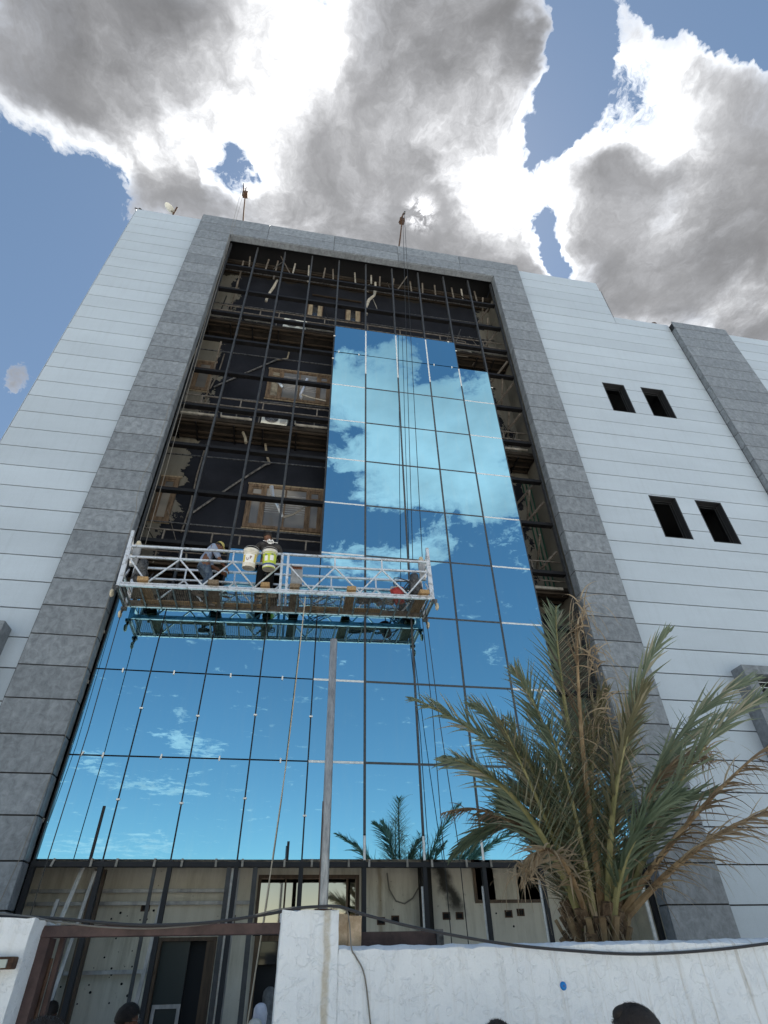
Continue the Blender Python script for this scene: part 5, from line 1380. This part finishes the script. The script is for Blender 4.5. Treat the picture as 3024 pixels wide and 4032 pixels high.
# --- worker in the blue shirt, bent over his work on the platform (faces right)
deckz = lambda x: PZ + (x - PX) * .031 + .035
J1 = dict(pelvis=(0, -.04, .78), chest=(0, .03, 1.06), neck=(0, .12, 1.21), head=(0, .20, 1.28),
          shl=(-.18, .05, 1.15), shr=(.18, .05, 1.15), ell=(-.20, .17, .92), elr=(.20, .20, .90), wrl=(-.12, .38, .80), wrr=(.12, .40, .76),
          hipl=(-.10, -.02, .74), hipr=(.10, -.02, .74), knl=(-.11, .24, .46), knr=(.11, .14, .44), anl=(-.12, .20, .08), anr=(.12, -.10, .08))
def cap_extra(t, c, Hm, j):
    m = MB(); M_ = Matrix.Translation(c) @ Hm.to_4x4()
    m.lathe([(0, .142), (.05, .136), (.085, .105), (.100, .055), (.100, .045)], 20, M_ @ Matrix.Translation((0, -.01, .0)))
    m.add([M_ @ Vector(p) for p in [(-.075, .07, .055), (.075, .07, .055), (.06, .165, .035), (0, .185, .035), (-.06, .165, .035), (-.075, .07, .048), (.075, .07, .048), (.06, .165, .03), (0, .185, .03), (-.06, .165, .03)]],
          [(0, 1, 2, 3, 4), (9, 8, 7, 6, 5), (0, 5, 6, 1), (1, 6, 7, 2), (2, 7, 8, 3), (3, 8, 9, 4), (4, 9, 5, 0)])
    o = m.build('cap', 'cap_yellow', smooth=True); o.parent = t
person('worker in a light blue shirt, jeans and yellow cap bending over on the platform', J1, (2.88, -.36, deckz(2.88)), R(-68), 'shirt_blue', 'denim', hair_fn('short', 3), (R(-38), 0, 0), cap_extra)
J2 = dict(STAND); J2.update(head=(-.05, .09, 1.66), neck=(0, .03, 1.50), ell=(-.28, .16, 1.20), elr=(.30, .20, 1.22), wrl=(-.20, .40, 1.12), wrr=(.22, .42, 1.15), chest=(0, .01, 1.29))
J2 = {k_: Vector(v_) * 1.07 for k_, v_ in J2.items()}
def shirt_print(t, c, Hm, j):
    bk = MB()
    bk.box(-.16, .16, -.155, -.150, 1.500, 1.512)
    o = bk.build('shirt_stripe', 'label_white'); o.parent = t
    p = MB()
    for (a, b, z0, z1) in ((-.07, .07, 1.47, 1.54), (-.045, -.01, 1.54, 1.57), (.02, .05, 1.54, 1.565), (-.04, .03, 1.445, 1.47)): p.box(a, b, -.162, -.156, z0, z1)
    o = p.build('shirt_patch', 'label_white'); o.parent = t
    me = text_mesh('DUIR', .05, 'shirt_black', bold=True); o = link('lettering', me); o.parent = t; o.location = (0, -.164, 1.485); o.rotation_euler = (R(90), 0, 0)
person('worker in black clothes with a white print on his back standing behind the buckets', J2, (4.10, -.12, deckz(4.10)), R(8), 'shirt_black', 'trousers_black', hair_fn('curly', 5), (R(-22), 0, R(14)), shirt_print)
# --- people in the yard, of whom only the heads come into the picture
def scaled(h):
    k = h / 1.775
    return {n: Vector(p) * k for n, p in STAND.items()}
def beard_extra(t, c, Hm, j):
    m = MB(); m.ball(c + Hm @ Vector((0, .035, -.075)), (.060, .066, .052), 14, Hm)
    o = m.build('beard', 'hair', smooth=True); o.parent = t
    g = MB()
    for sx in (-1, 1):
        pts = [c + Hm @ Vector((sx * .034 + math.cos(a) * .024, .105, .015 + math.sin(a) * .020)) for a in [k * math.pi / 6 for k in range(13)]]
        g.tube(pts, .0016, 5); g.tube([c + Hm @ Vector((sx * .058, .105, .02)), c + Hm @ Vector((sx * .078, .0, .018))], .0016, 5)
    o = g.build('glasses', 'glasses_metal', smooth=True); o.parent = t
person('man with combed-back dark hair standing in front of the white wall', scaled(1.72), (6.33, -7.45, .012), R(12), 'cloth_grey', 'trousers_black', hair_fn('quiff', 2), (R(6), R(0), R(24)))
person('person whose dark crown of hair just shows below the middle of the white wall', scaled(1.615), (6.08, -6.35, .012), R(0), 'shirt_black', 'denim', hair_fn('short', 7))
person('person with thick curly black hair at the lower left corner', scaled(1.73), (3.94, -7.3, .012), R(0), 'cloth_grey', 'denim', hair_fn('curly', 8), (R(-6), 0, 0))
person('bearded man in glasses and black shirt looking right in the gateway', scaled(1.62), (3.57, -3.2, .03), R(-72), 'shirt_black', 'trousers_black', hair_fn('quiff', 9), (R(-4), 0, 0), beard_extra)
person('distant person with black hair beside the left white wall', scaled(1.55), (1.96, .55, .03), R(0), 'shirt_black', 'trousers_black', hair_fn('short', 11))
person('woman in a dark grey headscarf standing in the right doorway', scaled(1.62), (4.93, 1.0, .03), R(0), 'cloth_grey', 'cloth_grey', scarf_fn('cloth_grey'), robe=True)
person('woman in a dark shawl at the left side of the right doorway', scaled(1.58), (4.76, 1.92, .03), R(10), 'shirt_black', 'cloth_grey', scarf_fn('shirt_black'), robe=True)
person('woman in a pale lilac headscarf in front of the right doorway', scaled(1.45), (4.81, .25, .03), R(0), 'cloth_white', 'cloth_white', scarf_fn('cloth_white'), robe=True)
person('person in a white head cloth nearest the pillar, only the crown showing', scaled(1.32), (4.75, -.55, .03), R(0), 'cloth_white', 'cloth_white', scarf_fn('bucket_white'), robe=True)

for o in bpy.data.objects:
    if '_abs' in o: del o['_abs']
